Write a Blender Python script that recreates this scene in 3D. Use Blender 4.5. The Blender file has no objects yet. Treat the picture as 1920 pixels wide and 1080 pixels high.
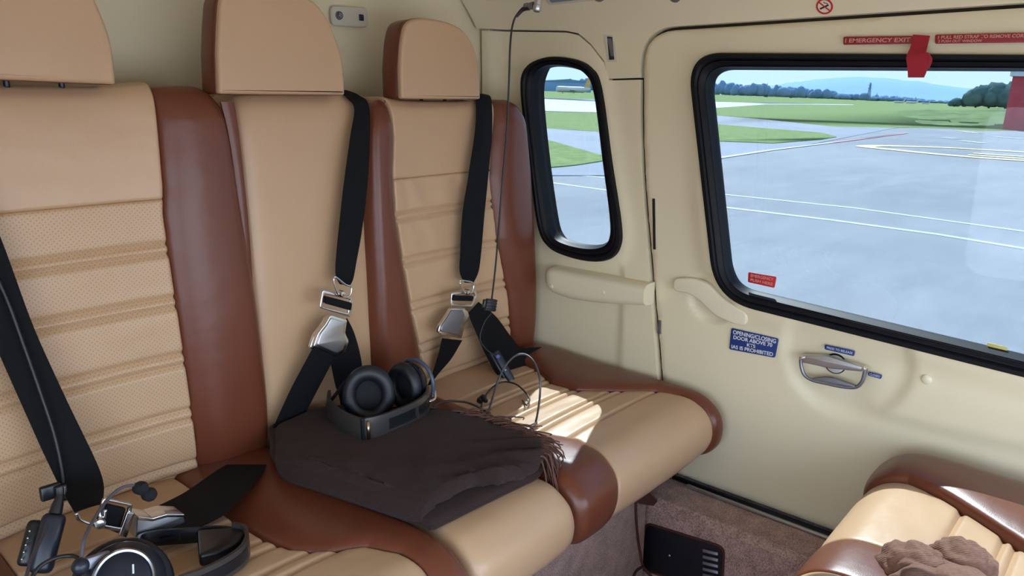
import bpy, bmesh, math, random
from mathutils import Vector, Matrix, noise
random.seed(7)
PI = math.pi
sc = bpy.context.scene
C = sc.collection
V = Vector

# ------------------------------------------------------------------ camera, sky, sun, exposure
FPX, HY, VX, ZC = 1400.0, 190.0, 2250.0, 1.25
_p = math.atan((540 - HY) / FPX)
_t = math.atan((VX - 960) / math.hypot(FPX, 540 - HY))
FW = V((math.cos(_t) * math.cos(_p), math.sin(_t) * math.cos(_p), -math.sin(_p)))
RT = V((math.sin(_t), -math.cos(_t), 0))
UP = RT.cross(FW)
CAM = V((0, 0, ZC))
cd = bpy.data.cameras.new('camera'); cam = bpy.data.objects.new('camera', cd); C.objects.link(cam)
cd.sensor_width = 36; cd.lens = FPX / 1920 * 36; cd.clip_start = 0.02; cd.clip_end = 30000
m = Matrix((RT, UP, -FW)).transposed().to_4x4(); m.translation = CAM
cam.matrix_world = m
sc.camera = cam

SUN_DIR = V((-0.77, -0.50, -1.0)).normalized()      # travel direction of sunlight
SUN_EL = math.asin(-SUN_DIR.z)
world = bpy.data.worlds.new('world'); sc.world = world; world.use_nodes = True
wn = world.node_tree.nodes; wl = world.node_tree.links
bg = wn['Background']
# clear hazy summer sky: pale at the horizon, deeper blue overhead, the same all round
stc = wn.new('ShaderNodeTexCoord'); ssp = wn.new('ShaderNodeSeparateXYZ'); sky = wn.new('ShaderNodeValToRGB')
wl.new(stc.outputs['Generated'], ssp.inputs[0]); wl.new(ssp.outputs[2], sky.inputs[0])
for k_, (ps, cl_) in enumerate([(0, (.55, .655, .76)), (.05, (.53, .65, .78)), (.20, (.44, .58, .77)), (.55, (.28, .44, .72)), (1, (.18, .32, .62))]):
    el = sky.color_ramp.elements[0] if k_ == 0 else sky.color_ramp.elements[1] if k_ == 4 else sky.color_ramp.elements.new(ps)
    el.position = ps; el.color = (*cl_, 1)
wl.new(sky.outputs[0], bg.inputs[0]); bg.inputs[1].default_value = 1.32
sd = bpy.data.lights.new('sun', 'SUN'); sd.energy = 5.0; sd.angle = 0.0093; sd.color = (1, .95, .87)
sun = bpy.data.objects.new('sun', sd); C.objects.link(sun)
sun.rotation_euler = SUN_DIR.to_track_quat('-Z', 'Y').to_euler(); sun.location = (20, 13, 26)
sc.view_settings.view_transform = 'Standard'; sc.view_settings.look = 'None'
sc.view_settings.gamma = 1; sc.view_settings.use_curve_mapping = False
sc.view_settings.exposure = 2.62

# ------------------------------------------------------------------ helpers
def ray(px, py):
    return FW + RT * ((px - 960) / FPX) + UP * ((540 - py) / FPX)
def B(px, py, x=None, y=None, z=None):
    """the point on the cabin plane x=, y= or z= which a pixel of the photograph shows"""
    d = ray(px, py)
    t = (x - CAM.x) / d.x if x is not None else (y - CAM.y) / d.y if y is not None else (z - CAM.z) / d.z
    return CAM + d * t
def clamp(v, a=0.0, b=1.0): return max(a, min(b, v))
def sstep(a, b, v):
    t = clamp((v - a) / (b - a)); return t * t * (3 - 2 * t)
def lerp(a, b, t): return a + (b - a) * t
def interp(tab, v):
    if v <= tab[0][0]: return tab[0][1]
    for (a, fa), (b, fb) in zip(tab, tab[1:]):
        if v <= b: return fa + (fb - fa) * (v - a) / (b - a)
    return tab[-1][1]
def catmull(pts, n=8, closed=False):
    P = [V(p) for p in pts]; N = len(P); out = []
    rng = range(N) if closed else range(N - 1)
    for i in rng:
        if closed: p0, p1, p2, p3 = P[(i - 1) % N], P[i], P[(i + 1) % N], P[(i + 2) % N]
        else: p0, p1, p2, p3 = P[max(i - 1, 0)], P[i], P[i + 1], P[min(i + 2, N - 1)]
        for k in range(n):
            t = k / n; t2 = t * t; t3 = t2 * t
            out.append(0.5 * ((2 * p1) + (p2 - p0) * t + (2 * p0 - 5 * p1 + 4 * p2 - p3) * t2 + (3 * p1 - p0 - 3 * p2 + p3) * t3))
    if not closed: out.append(P[-1].copy())
    return out
def rpoly(pts, r, n=5):
    """polygon with filleted corners; r a number or one per corner"""
    P = [V(p) for p in pts]; N = len(P); out = []
    for i in range(N):
        a, b, c = P[i - 1], P[i], P[(i + 1) % N]
        rr = r[i] if isinstance(r, (list, tuple)) else r
        d1, d2 = (a - b), (c - b)
        k = min(rr, d1.length * .48, d2.length * .48)
        if k < 1e-6: out.append(b); continue
        p, q = b + d1.normalized() * k, b + d2.normalized() * k
        for j in range(n + 1):
            t = j / n
            out.append(p * (1 - t) ** 2 + b * 2 * t * (1 - t) + q * t * t)
    return out

def tag(o, label=None, cat=None, group=None, kind=None):
    if label: o['label'] = label
    if cat: o['category'] = cat
    if group: o['group'] = group
    if kind: o['kind'] = kind
    return o
def thing(name, label, cat, loc=(0, 0, 0), group=None):
    o = bpy.data.objects.new(name, None); C.objects.link(o); o.location = loc
    o.empty_display_size = .05
    return tag(o, label, cat, group)
def wloc(o):
    p = V(o.location)
    while o.parent: o = o.parent; p = p + V(o.location)
    return p
def link(name, me, mat, parent=None, smooth=True, kind=None, label=None):
    """link a mesh given in world coordinates; its origin goes to the middle of its underside"""
    if mat is not None:
        me.materials.clear()
        for q in (mat if isinstance(mat, (list, tuple)) else [mat]): me.materials.append(q)
    vs = me.vertices
    if len(vs):
        xs = [v.co.x for v in vs]; ys = [v.co.y for v in vs]; zs = [v.co.z for v in vs]
        c = V(((min(xs) + max(xs)) / 2, (min(ys) + max(ys)) / 2, min(zs)))
        me.transform(Matrix.Translation(-c))
    else: c = V((0, 0, 0))
    o = bpy.data.objects.new(name, me); C.objects.link(o)
    if parent: o.parent = parent; o.location = c - wloc(parent)
    else: o.location = c
    if smooth:
        for p in me.polygons: p.use_smooth = True
    if kind: o['kind'] = kind
    if label: o['label'] = label
    return o
def from_bm(name, bm, mat, parent=None, smooth=True, angle=None, **k):
    bmesh.ops.recalc_face_normals(bm, faces=bm.faces)
    if angle:
        for e in bm.edges:
            if len(e.link_faces) == 2 and e.calc_face_angle(0) > math.radians(angle): e.smooth = False
    me = bpy.data.meshes.new(name); bm.to_mesh(me); bm.free()
    return link(name, me, mat, parent, smooth, **k)

def wallframe(x): return Matrix(((0, 0, -1, x), (-1, 0, 0, 0), (0, 1, 0, 0), (0, 0, 0, 1)))
def backframe(y): return Matrix(((1, 0, 0, 0), (0, 0, -1, y), (0, 1, 0, 0), (0, 0, 0, 1)))
def flatframe(z): return Matrix(((1, 0, 0, 0), (0, 1, 0, 0), (0, 0, 1, z), (0, 0, 0, 1)))
def onwall(pts, x): return [(-B(a, b, x=x).y, B(a, b, x=x).z) for a, b in pts]
def onback(pts, y): return [(B(a, b, y=y).x, B(a, b, y=y).z) for a, b in pts]
def onflat(pts, z): return [(B(a, b, z=z).x, B(a, b, z=z).y) for a, b in pts]
def curve_mesh(loops, depth, bevel, res=2):
    cu = bpy.data.curves.new('tmp', 'CURVE'); cu.dimensions = '2D'; cu.fill_mode = 'BOTH'
    for lp in loops:
        s = cu.splines.new('POLY'); s.points.add(len(lp) - 1)
        for q, p in zip(s.points, lp): q.co = (p[0], p[1], 0, 1)
        s.use_cyclic_u = True
    cu.extrude = max(depth / 2 - bevel, 0); cu.bevel_depth = bevel; cu.offset = -bevel; cu.bevel_resolution = res
    o = bpy.data.objects.new('tmp', cu)
    me = bpy.data.meshes.new_from_object(o)
    bpy.data.objects.remove(o); bpy.data.curves.remove(cu)
    return me
def plate(name, loops, frame, depth, bevel, mat, parent=None, smooth=False, res=2, **k):
    """solid plate: its front face lies in the plane of the frame, depth goes behind"""
    if not isinstance(loops[0][0], (tuple, list, Vector)): loops = [loops]
    me = curve_mesh(loops, depth, bevel, res)
    me.transform(frame @ Matrix.Translation((0, 0, -depth / 2)))
    bm = bmesh.new(); bm.from_mesh(me); bpy.data.meshes.remove(me)
    bmesh.ops.remove_doubles(bm, verts=bm.verts, dist=1e-6)
    return from_bm(name, bm, mat, parent, True, angle=40, **k)
def text_mesh(name, body, frame, width, height, mat, parent, thick=.0006, space=1.0, bold=.0):
    cu = bpy.data.curves.new('tmp', 'FONT'); cu.body = body; cu.extrude = 0; cu.space_line = space
    cu.align_x = 'CENTER'; cu.offset = bold
    o = bpy.data.objects.new('tmp', cu)
    me = bpy.data.meshes.new_from_object(o); bpy.data.objects.remove(o); bpy.data.curves.remove(cu)
    xs = [v.co.x for v in me.vertices]; ys = [v.co.y for v in me.vertices]
    cx, cy = (min(xs) + max(xs)) / 2, (min(ys) + max(ys)) / 2
    sx, sy = width / (max(xs) - min(xs)), height / (max(ys) - min(ys))
    me.transform(frame @ Matrix.Diagonal((sx, sy, 1, 1)) @ Matrix.Translation((-cx, -cy, 0)))
    return link(name, me, mat, parent, False)

def grid_solid(name, F, Bk, mat, parent=None, **k):
    """closed solid between two equal grids of points (front F, back Bk)"""
    nu, nv = len(F), len(F[0])
    vs = [p for r in F for p in r] + [p for r in Bk for p in r]
    o = nu * nv; fs = []
    for i in range(nu - 1):
        for j in range(nv - 1):
            a, b, c, d = i * nv + j, (i + 1) * nv + j, (i + 1) * nv + j + 1, i * nv + j + 1
            fs.append((a, b, c, d)); fs.append((o + d, o + c, o + b, o + a))
    for i in range(nu - 1):
        a, b = i * nv, (i + 1) * nv; fs.append((b, a, o + a, o + b))
        a, b = i * nv + nv - 1, (i + 1) * nv + nv - 1; fs.append((a, b, o + b, o + a))
    for j in range(nv - 1):
        a, b = j, j + 1; fs.append((a, b, o + b, o + a))
        a, b = (nu - 1) * nv + j, (nu - 1) * nv + j + 1; fs.append((b, a, o + a, o + b))
    me = bpy.data.meshes.new(name); me.from_pydata([tuple(v) for v in vs], [], fs); me.update()
    bm = bmesh.new(); bm.from_mesh(me); bpy.data.meshes.remove(me)
    return from_bm(name, bm, mat, parent, True, angle=55, **k)
def tube_bm(bm, pts, rad, seg=8, cap=True):
    pts = [V(p) for p in pts]; prev = None; rings = []
    nrm = None
    for i, p in enumerate(pts):
        t = (pts[min(i + 1, len(pts) - 1)] - pts[max(i - 1, 0)]).normalized()
        if nrm is None:
            nrm = t.orthogonal().normalized()
        nrm = (nrm - t * nrm.dot(t)).normalized()
        bn = t.cross(nrm); r = rad(i / (len(pts) - 1)) if callable(rad) else rad
        rings.append([bm.verts.new(p + nrm * math.cos(2 * PI * k / seg) * r + bn * math.sin(2 * PI * k / seg) * r) for k in range(seg)])
    for a, b in zip(rings, rings[1:]):
        for k in range(seg): bm.faces.new((a[k], a[(k + 1) % seg], b[(k + 1) % seg], b[k]))
    if cap: bm.faces.new(rings[0][::-1]); bm.faces.new(rings[-1])
def tube(name, pts, rad, mat, parent=None, n=8, seg=10, **k):
    bm = bmesh.new(); tube_bm(bm, catmull(pts, n), rad, seg)
    return from_bm(name, bm, mat, parent, True, angle=60, **k)
def frame_at(loc, zdir, xdir=None):
    z = V(zdir).normalized(); x = V(xdir) if xdir is not None else z.orthogonal()
    x = (x - z * x.dot(z)).normalized(); y = z.cross(x)
    M = Matrix((x, y, z)).transposed().to_4x4(); M.translation = V(loc); return M
def lathe(name, prof, M, mat, parent=None, seg=40, sx=1, sy=1, **k):
    bm = bmesh.new(); rings = []
    for r, z in prof:
        if r < 1e-6: rings.append([bm.verts.new(M @ V((0, 0, z)))])
        else: rings.append([bm.verts.new(M @ V((sx * r * math.cos(2 * PI * q / seg), sy * r * math.sin(2 * PI * q / seg), z))) for q in range(seg)])
    for a, b in zip(rings, rings[1:]):
        for q in range(seg):
            if len(a) == 1 and len(b) > 1: bm.faces.new((a[0], b[q], b[(q + 1) % seg]))
            elif len(b) == 1 and len(a) > 1: bm.faces.new((a[q], a[(q + 1) % seg], b[0]))
            elif len(a) > 1: bm.faces.new((a[q], a[(q + 1) % seg], b[(q + 1) % seg], b[q]))
    return from_bm(name, bm, mat, parent, True, angle=40, **k)
def rbox(name, M, sx, sy, sz, r, mat, parent=None, **k):
    bm = bmesh.new(); bmesh.ops.create_cube(bm, size=1)
    for v in bm.verts: v.co = V((v.co.x * sx, v.co.y * sy, v.co.z * sz))
    bmesh.ops.bevel(bm, geom=bm.edges[:], offset=r, segments=3, profile=.5, affect='EDGES')
    bm.transform(M)
    return from_bm(name, bm, mat, parent, True, angle=50, **k)
def ribbon(name, L, R, mat, parent=None, thick=.0016, n=8, nu=5, sag=.0, **k):
    """webbing between a left and a right edge line; sag bows it across"""
    L = catmull(L, n); R = catmull(R, n); F = []; Bk = []
    nrm = []
    for i in range(len(L)):
        t = (L[min(i + 1, len(L) - 1)] + R[min(i + 1, len(L) - 1)] - L[max(i - 1, 0)] - R[max(i - 1, 0)])
        q = t.cross(R[i] - L[i]); q.normalize()
        if q.dot(CAM - L[i]) < 0: q = -q
        if q.length < .5: q = V((0, -1, 0))
        nrm.append(q)
    for u in range(nu):
        s = u / (nu - 1); b = sag * (1 - (2 * s - 1) ** 2)
        F.append([L[i].lerp(R[i], s) + nrm[i] * (thick + b) for i in range(len(L))])
        Bk.append([L[i].lerp(R[i], s) + nrm[i] * b for i in range(len(L))])
    return grid_solid(name, F, Bk, mat, parent, **k)

# ------------------------------------------------------------------ materials
def newmat(name):
    ma = bpy.data.materials.new(name); ma.use_nodes = True
    nt = ma.node_tree; return ma, nt.nodes, nt.links, nt.nodes['Principled BSDF']
def mat(name, col, rough=.5, metal=0, bump=0, bscale=200, var=0, vscale=3, spec=.5, coat=0, sheen=0, detail=4, coatr=.2):
    ma, n, l, p = newmat(name)
    p.inputs['Base Color'].default_value = (*col, 1); p.inputs['Roughness'].default_value = rough
    p.inputs['Metallic'].default_value = metal; p.inputs['Specular IOR Level'].default_value = spec
    p.inputs['Coat Weight'].default_value = coat; p.inputs['Coat Roughness'].default_value = coatr
    p.inputs['Sheen Weight'].default_value = sheen
    if sheen: p.inputs['Sheen Roughness'].default_value = .5
    tc = n.new('ShaderNodeTexCoord')
    if var:
        nz = n.new('ShaderNodeTexNoise'); nz.inputs['Scale'].default_value = vscale; nz.inputs['Detail'].default_value = 5
        l.new(tc.outputs['Object'], nz.inputs['Vector'])
        mx = n.new('ShaderNodeMixRGB'); mx.inputs[1].default_value = (*[c * (1 - var) for c in col], 1); mx.inputs[2].default_value = (*[min(1, c * (1 + var)) for c in col], 1)
        mr = n.new('ShaderNodeMapRange'); mr.inputs[1].default_value = .3; mr.inputs[2].default_value = .7
        l.new(nz.outputs['Fac'], mr.inputs[0]); l.new(mr.outputs[0], mx.inputs[0]); l.new(mx.outputs[0], p.inputs['Base Color'])
    if bump:
        nb = n.new('ShaderNodeTexNoise'); nb.inputs['Scale'].default_value = bscale; nb.inputs['Detail'].default_value = detail
        l.new(tc.outputs['Object'], nb.inputs['Vector'])
        b = n.new('ShaderNodeBump'); b.inputs['Strength'].default_value = bump; b.inputs['Distance'].default_value = .002
        l.new(nb.outputs['Fac'], b.inputs['Height']); l.new(b.outputs[0], p.inputs['Normal'])
    return ma
def leather(name, col, rough=.42, perf=None, var=.06):
    """grained leather; perf = the two object axes of the punched holes"""
    ma, n, l, p = newmat(name); tc = n.new('ShaderNodeTexCoord')
    p.inputs['Roughness'].default_value = rough; p.inputs['Specular IOR Level'].default_value = .5
    nz = n.new('ShaderNodeTexNoise'); nz.inputs['Scale'].default_value = 5; nz.inputs['Detail'].default_value = 3
    l.new(tc.outputs['Object'], nz.inputs['Vector'])
    mx = n.new('ShaderNodeMixRGB'); mx.inputs[1].default_value = (*[c * (1 - var) for c in col], 1); mx.inputs[2].default_value = (*[c * (1 + var) for c in col], 1)
    l.new(nz.outputs['Fac'], mx.inputs[0])
    vo = n.new('ShaderNodeTexVoronoi'); vo.inputs['Scale'].default_value = 420; l.new(tc.outputs['Object'], vo.inputs['Vector'])
    b = n.new('ShaderNodeBump'); b.inputs['Strength'].default_value = .10; b.inputs['Distance'].default_value = .001
    l.new(vo.outputs['Distance'], b.inputs['Height'])
    b2 = n.new('ShaderNodeBump'); b2.inputs['Strength'].default_value = .25; b2.inputs['Distance'].default_value = .006
    n2 = n.new('ShaderNodeTexNoise'); n2.inputs['Scale'].default_value = 14; n2.inputs['Detail'].default_value = 2
    l.new(tc.outputs['Object'], n2.inputs['Vector']); l.new(n2.outputs['Fac'], b2.inputs['Height'])
    l.new(b.outputs[0], b2.inputs['Normal']); l.new(b2.outputs[0], p.inputs['Normal'])
    out = mx.outputs[0]
    if perf:
        sp = n.new('ShaderNodeSeparateXYZ'); l.new(tc.outputs['Object'], sp.inputs[0])
        def mth(op, a, bb=None, c=None):
            q = n.new('ShaderNodeMath'); q.operation = op
            for i, x in enumerate((a, bb, c)):
                if x is None: continue
                if isinstance(x, (int, float)): q.inputs[i].default_value = x
                else: l.new(x, q.inputs[i])
            return q.outputs[0]
        A, D = sp.outputs[perf[0]], sp.outputs[perf[1]]
        s = 95.0
        u = mth('MULTIPLY', mth('ADD', A, D), s); v = mth('MULTIPLY', mth('SUBTRACT', A, D), s)
        fu = mth('SUBTRACT', mth('FRACT', u), .5); fv = mth('SUBTRACT', mth('FRACT', v), .5)
        d = mth('SQRT', mth('ADD', mth('MULTIPLY', fu, fu), mth('MULTIPLY', fv, fv)))
        h = mth('LESS_THAN', d, .17)
        m2 = n.new('ShaderNodeMixRGB'); m2.inputs[2].default_value = (*[c * .6 for c in col], 1)
        l.new(h, m2.inputs[0]); l.new(out, m2.inputs[1]); out = m2.outputs[0]
    l.new(out, p.inputs['Base Color'])
    return ma
TAN = (.56, .355, .21)
M_TAN = leather('tan_leather', TAN, .35)
M_PERF = leather('perforated_tan_leather', TAN, .42, perf=(0, 2))
M_MAROON = leather('maroon_leather', (.150, .040, .019), .32)
M_CREAM = mat('cream_trim', (.79, .69, .48), .38, bump=.05, bscale=500, var=.02)
M_CREAM2 = mat('cream_moulding', (.80, .71, .52), .22, bump=.03, bscale=400)
M_DARK = mat('gap_shade', (.02, .014, .01), .9)  # near-black that stands in for shade inside the panel gaps
M_RUBBER = mat('black_rubber', (.006, .006, .009), .5, bump=.05, bscale=300, spec=.22)
M_WEB = mat('black_webbing', (.003, .003, .0045), .8, bump=.4, bscale=900, spec=.25)
M_CHROME = mat('polished_steel', (.72, .72, .73), .18, metal=1, bump=.03, bscale=60)
M_STEEL = mat('brushed_steel', (.58, .59, .62), .34, metal=1, bump=.05, bscale=300)
M_GUN = mat('grey_metal', (.25, .25, .29), .4, metal=.8)
M_BLACK = mat('black_plastic', (.008, .009, .013), .32, bump=.03, bscale=300)
M_BLACKM = mat('matt_black_foam', (.006, .006, .008), .85, bump=.3, bscale=700)
M_NAVYPL = mat('navy_black_plastic', (.012, .016, .03), .35)
M_PAD = mat('black_ear_pad', (.008, .009, .014), .45, bump=.1, bscale=500)
M_BAND = mat('dark_grey_band', (.085, .078, .075), .3, metal=.55)
M_WIRE = mat('black_cable', (.012, .011, .014), .4)
M_RED = mat('red_placard', (.30, .012, .018), .4)
M_REDW = mat('red_webbing', (.35, .008, .02), .7, bump=.4, bscale=800)
M_REDS = mat('red_sticker', (.55, .02, .03), .35)
M_BLUE = mat('blue_placard', (.01, .04, .20), .35)
M_WHITE = mat('white_print', (.75, .75, .73), .5)
M_PINK = mat('faded_print', (.62, .30, .25), .5)
M_INK = mat('black_print', (.02, .02, .02), .5)
M_BROWNC = mat('brown_cord', (.07, .018, .014), .8)
M_LIGHTPL = mat('ivory_plastic', (.62, .58, .48), .35)
def cloth(name, col):
    ma, n, l, p = newmat(name); tc = n.new('ShaderNodeTexCoord')
    p.inputs['Roughness'].default_value = .95; p.inputs['Sheen Weight'].default_value = .06; p.inputs['Sheen Roughness'].default_value = .6
    p.inputs['Sheen Tint'].default_value = (.8, .55, .5, 1)
    wv = n.new('ShaderNodeTexWave'); wv.inputs['Scale'].default_value = 90; wv.inputs['Distortion'].default_value = 4; wv.bands_direction = 'DIAGONAL'
    l.new(tc.outputs['Object'], wv.inputs['Vector'])
    nz = n.new('ShaderNodeTexNoise'); nz.inputs['Scale'].default_value = 160; nz.inputs['Detail'].default_value = 6
    l.new(tc.outputs['Object'], nz.inputs['Vector'])
    mx = n.new('ShaderNodeMixRGB'); mx.inputs[1].default_value = (*[c * .6 for c in col], 1); mx.inputs[2].default_value = (*[c * 1.5 for c in col], 1)
    l.new(nz.outputs['Fac'], mx.inputs[0]); l.new(mx.outputs[0], p.inputs['Base Color'])
    ad = n.new('ShaderNodeMath'); ad.operation = 'ADD'; l.new(wv.outputs['Fac'], ad.inputs[0]); l.new(nz.outputs['Fac'], ad.inputs[1])
    b = n.new('ShaderNodeBump'); b.inputs['Strength'].default_value = .4; b.inputs['Distance'].default_value = .0015
    l.new(ad.outputs[0], b.inputs['Height']); l.new(b.outputs[0], p.inputs['Normal'])
    return ma
M_WOOL = cloth('dark_brown_wool', (.021, .0078, .0065))
M_WOOL3 = cloth('mid_brown_wool', (.19, .095, .065))
M_WOOL2 = cloth('light_brown_wool', (.12, .052, .038))
def carpet(name, col):
    ma, n, l, p = newmat(name); tc = n.new('ShaderNodeTexCoord')
    p.inputs['Roughness'].default_value = 1; p.inputs['Specular IOR Level'].default_value = .1; p.inputs['Sheen Weight'].default_value = .3
    nz = n.new('ShaderNodeTexNoise'); nz.inputs['Scale'].default_value = 240; nz.inputs['Detail'].default_value = 3
    n2 = n.new('ShaderNodeTexNoise'); n2.inputs['Scale'].default_value = 22; n2.inputs['Detail'].default_value = 4
    l.new(tc.outputs['Object'], nz.inputs['Vector']); l.new(tc.outputs['Object'], n2.inputs['Vector'])
    ad = n.new('ShaderNodeMath'); ad.operation = 'MULTIPLY_ADD'; ad.inputs[1].default_value = .45
    l.new(n2.outputs['Fac'], ad.inputs[0]); l.new(nz.outputs['Fac'], ad.inputs[2])
    r = n.new('ShaderNodeValToRGB'); r.color_ramp.elements[0].position = .5; r.color_ramp.elements[1].position = .95
    r.color_ramp.elements[0].color = (*[c * .45 for c in col], 1); r.color_ramp.elements[1].color = (*[c * 1.6 for c in col], 1)
    l.new(ad.outputs[0], r.inputs[0]); l.new(r.outputs[0], p.inputs['Base Color'])
    b = n.new('ShaderNodeBump'); b.inputs['Strength'].default_value = .8; b.inputs['Distance'].default_value = .004
    l.new(nz.outputs['Fac'], b.inputs['Height']); l.new(b.outputs[0], p.inputs['Normal'])
    return ma
M_CARPET = carpet('mauve_carpet', (.42, .27, .235))
def glass(name, tint):
    ma, n, l, p = newmat(name); n.remove(p)
    tr = n.new('ShaderNodeBsdfTransparent'); tr.inputs[0].default_value = (*tint, 1)
    gl = n.new('ShaderNodeBsdfGlossy'); gl.inputs['Roughness'].default_value = .02
    lw_ = n.new('ShaderNodeLayerWeight'); lw_.inputs[0].default_value = .5
    pw = n.new('ShaderNodeMath'); pw.operation = 'POWER'; pw.inputs[1].default_value = 5; l.new(lw_.outputs['Facing'], pw.inputs[0])
    fr = n.new('ShaderNodeMath'); fr.operation = 'MULTIPLY_ADD'; fr.inputs[1].default_value = .9; fr.inputs[2].default_value = .03; l.new(pw.outputs[0], fr.inputs[0])
    mx = n.new('ShaderNodeMixShader'); l.new(fr.outputs[0], mx.inputs[0]); l.new(tr.outputs[0], mx.inputs[1]); l.new(gl.outputs[0], mx.inputs[2])
    l.new(mx.outputs[0], n['Material Output'].inputs[0]); return ma
M_GLASS = glass('acrylic_window', (.39, .435, .465))

# ================================================================== STRUCTURE
W = 2.10        # inner face of the side wall and door
YB = 2.00       # rear bulkhead
# outlines measured on the wall plane, as (-y, z)
door_px = [(1206, 300), (1205, 180), (1206, 110), (1222, 72), (1262, 56)]
dl = onwall([(1262, 56), (1920, 44)], W)
ztop = dl[0][1]
door_out = rpoly([(-B(1240, 700, x=W).y, B(1240, 700, x=W).z), (-B(1204, 300, x=W).y, B(1204, 300, x=W).z),
                  (-B(1205, 56, x=W).y, ztop), (.85, ztop - .01), (.85, .015),
                  (-B(1251, 890, x=W).y, .015)], [.3, .3, .11, .1, .03, .05], 8)
def grow(lp, d):
    N = len(lp); P = [V((p[0], p[1], 0)) for p in lp]; ar = sum(P[i].x * P[(i + 1) % N].y - P[(i + 1) % N].x * P[i].y for i in range(N))
    s = 1 if ar > 0 else -1; out = []
    for i in range(N):
        a, b, c = P[i - 1], P[i], P[(i + 1) % N]
        t = (c - a)
        if t.length < 1e-9: t = c - b
        t.normalize(); out.append((b.x + t.y * d * s, b.y - t.x * d * s))
    return out
def inside(p, lp):
    x, y = p; c = False; N = len(lp)
    for i in range(N):
        x1, y1 = lp[i][0], lp[i][1]; x2, y2 = lp[i - 1][0], lp[i - 1][1]
        if (y1 > y) != (y2 > y) and x < (x2 - x1) * (y - y1) / (y2 - y1) + x1: c = not c
    return c
def dist_loop(p, lp):
    best = 9; P = V((p[0], p[1])); N = len(lp)
    for i in range(N):
        a = V((lp[i - 1][0], lp[i - 1][1])); b = V((lp[i][0], lp[i][1])); d = b - a
        t = clamp((P - a).dot(d) / max(d.length_squared, 1e-12)); best = min(best, (P - a - d * t).length)
    return best
# window outlines
WI = W + .018
def corners(tl, bl, top_r, bot_r, x, aend, rad):
    P = onwall([tl, bl, bot_r, top_r], x); sl = (P[2][1] - P[1][1]) / (P[2][0] - P[1][0]); st_ = (P[3][1] - P[0][1]) / (P[3][0] - P[0][0])
    return [tuple(p)[:2] for p in rpoly([(*P[0], 0), (*P[1], 0), (aend, P[1][1] + sl * (aend - P[1][0]), 0), (aend, P[0][1] + st_ * (aend - P[0][0]), 0)], rad, 14)]
win2_out = corners((1294, 99), (1346, 560), (1920, 103), (1920, 703), W, .55, [.115, .13, .12, .12])
win2_in = corners((1333, 131), (1376, 536), (1920, 134), (1920, 665), WI, .505, [.075, .075, .08, .08])
zb = min(p[1] for p in win2_out)
win1_out = [tuple(p)[:2] for p in catmull([(*p, 0) for p in onwall([(1000, 300), (984, 175), (992, 128), (1030, 108), (1078, 110), (1113, 126), (1133, 165), (1152, 300), (1170, 420), (1168, 462), (1150, 484), (1118, 489), (1075, 481), (1036, 462), (1015, 420)], W)], 6, True)]
win1_in = [tuple(p)[:2] for p in catmull([(*p, 0) for p in onwall([(1022, 300), (1011, 190), (1014, 148), (1032, 127), (1075, 128), (1106, 143), (1121, 180), (1136, 300), (1148, 400), (1148, 440), (1135, 456), (1105, 459), (1065, 450), (1046, 436), (1037, 405)], WI)], 6, True)]

def relief_panel(name, outer, holes, step, fx, mt, parent=None, skirt=.02, **k):
    """wall skin cut to the outline, with relief fx(y,z) towards the cabin and a turned back edge"""
    bm = bmesh.new(); es = []
    for lp in [outer] + holes:
        vs = [bm.verts.new((p[0], p[1], 0)) for p in lp]
        es += [bm.edges.new((vs[i - 1], vs[i])) for i in range(len(vs))]
    bmesh.ops.triangle_fill(bm, edges=es, use_beauty=True, use_dissolve=False)
    xs = [p[0] for p in outer]; ys = [p[1] for p in outer]
    for ax, lo, hi in ((0, min(xs), max(xs)), (1, min(ys), max(ys))):
        q = lo + step
        while q < hi:
            co = V((0, 0, 0)); co[ax] = q; no = V((0, 0, 0)); no[ax] = 1
            bmesh.ops.bisect_plane(bm, geom=bm.verts[:] + bm.edges[:] + bm.faces[:], plane_co=co, plane_no=no, dist=1e-6)
            q += step
    rim = [e for e in bm.edges if e.is_boundary]
    for v in bm.verts: v.co = V((W - fx(-v.co.x, v.co.y), -v.co.x, v.co.y))
    r = bmesh.ops.extrude_edge_only(bm, edges=rim)
    for g in r['geom']:
        if isinstance(g, bmesh.types.BMVert): g.co.x = W + skirt
    return from_bm(name, bm, mt, parent, True, angle=50, **k)

HC = B(1585, 668, x=W)          # middle of the dish behind the door handle
PC = B(1335, 560, x=W)
def door_relief(y, z):
    q = (-y, z); r = 0
    d = dist_loop(q, win2_out)
    if inside(q, win2_out): d = 0
    r += lerp(.020, .007, sstep(.9, 1.2, z)) * math.exp(-(d / .045) ** 2)
    dd = dist_loop(q, door_out)
    r -= .010 * (1 - math.sqrt(1 - (1 - clamp(dd / .014)) ** 2)) if dd < .014 else 0
    a = math.hypot(y - HC.y, (z - HC.z) * 1.0); r -= .013 * sstep(.185, .155, a)
    a = math.hypot(y - PC.y, z - PC.z); r -= .014 * sstep(.085, .065, a)
    if y < .62: r += .012 * sstep(.415, .455, z + .02 * math.sin(y * 4)) * sstep(.62, .52, y) * sstep(.60, .50, z)
    return r
door = relief_panel('door_1', door_out, [grow(win2_out, -.012)], .015, door_relief, M_CREAM)
tag(door, 'cream sliding cabin door with large rounded window', kind='structure')
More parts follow.
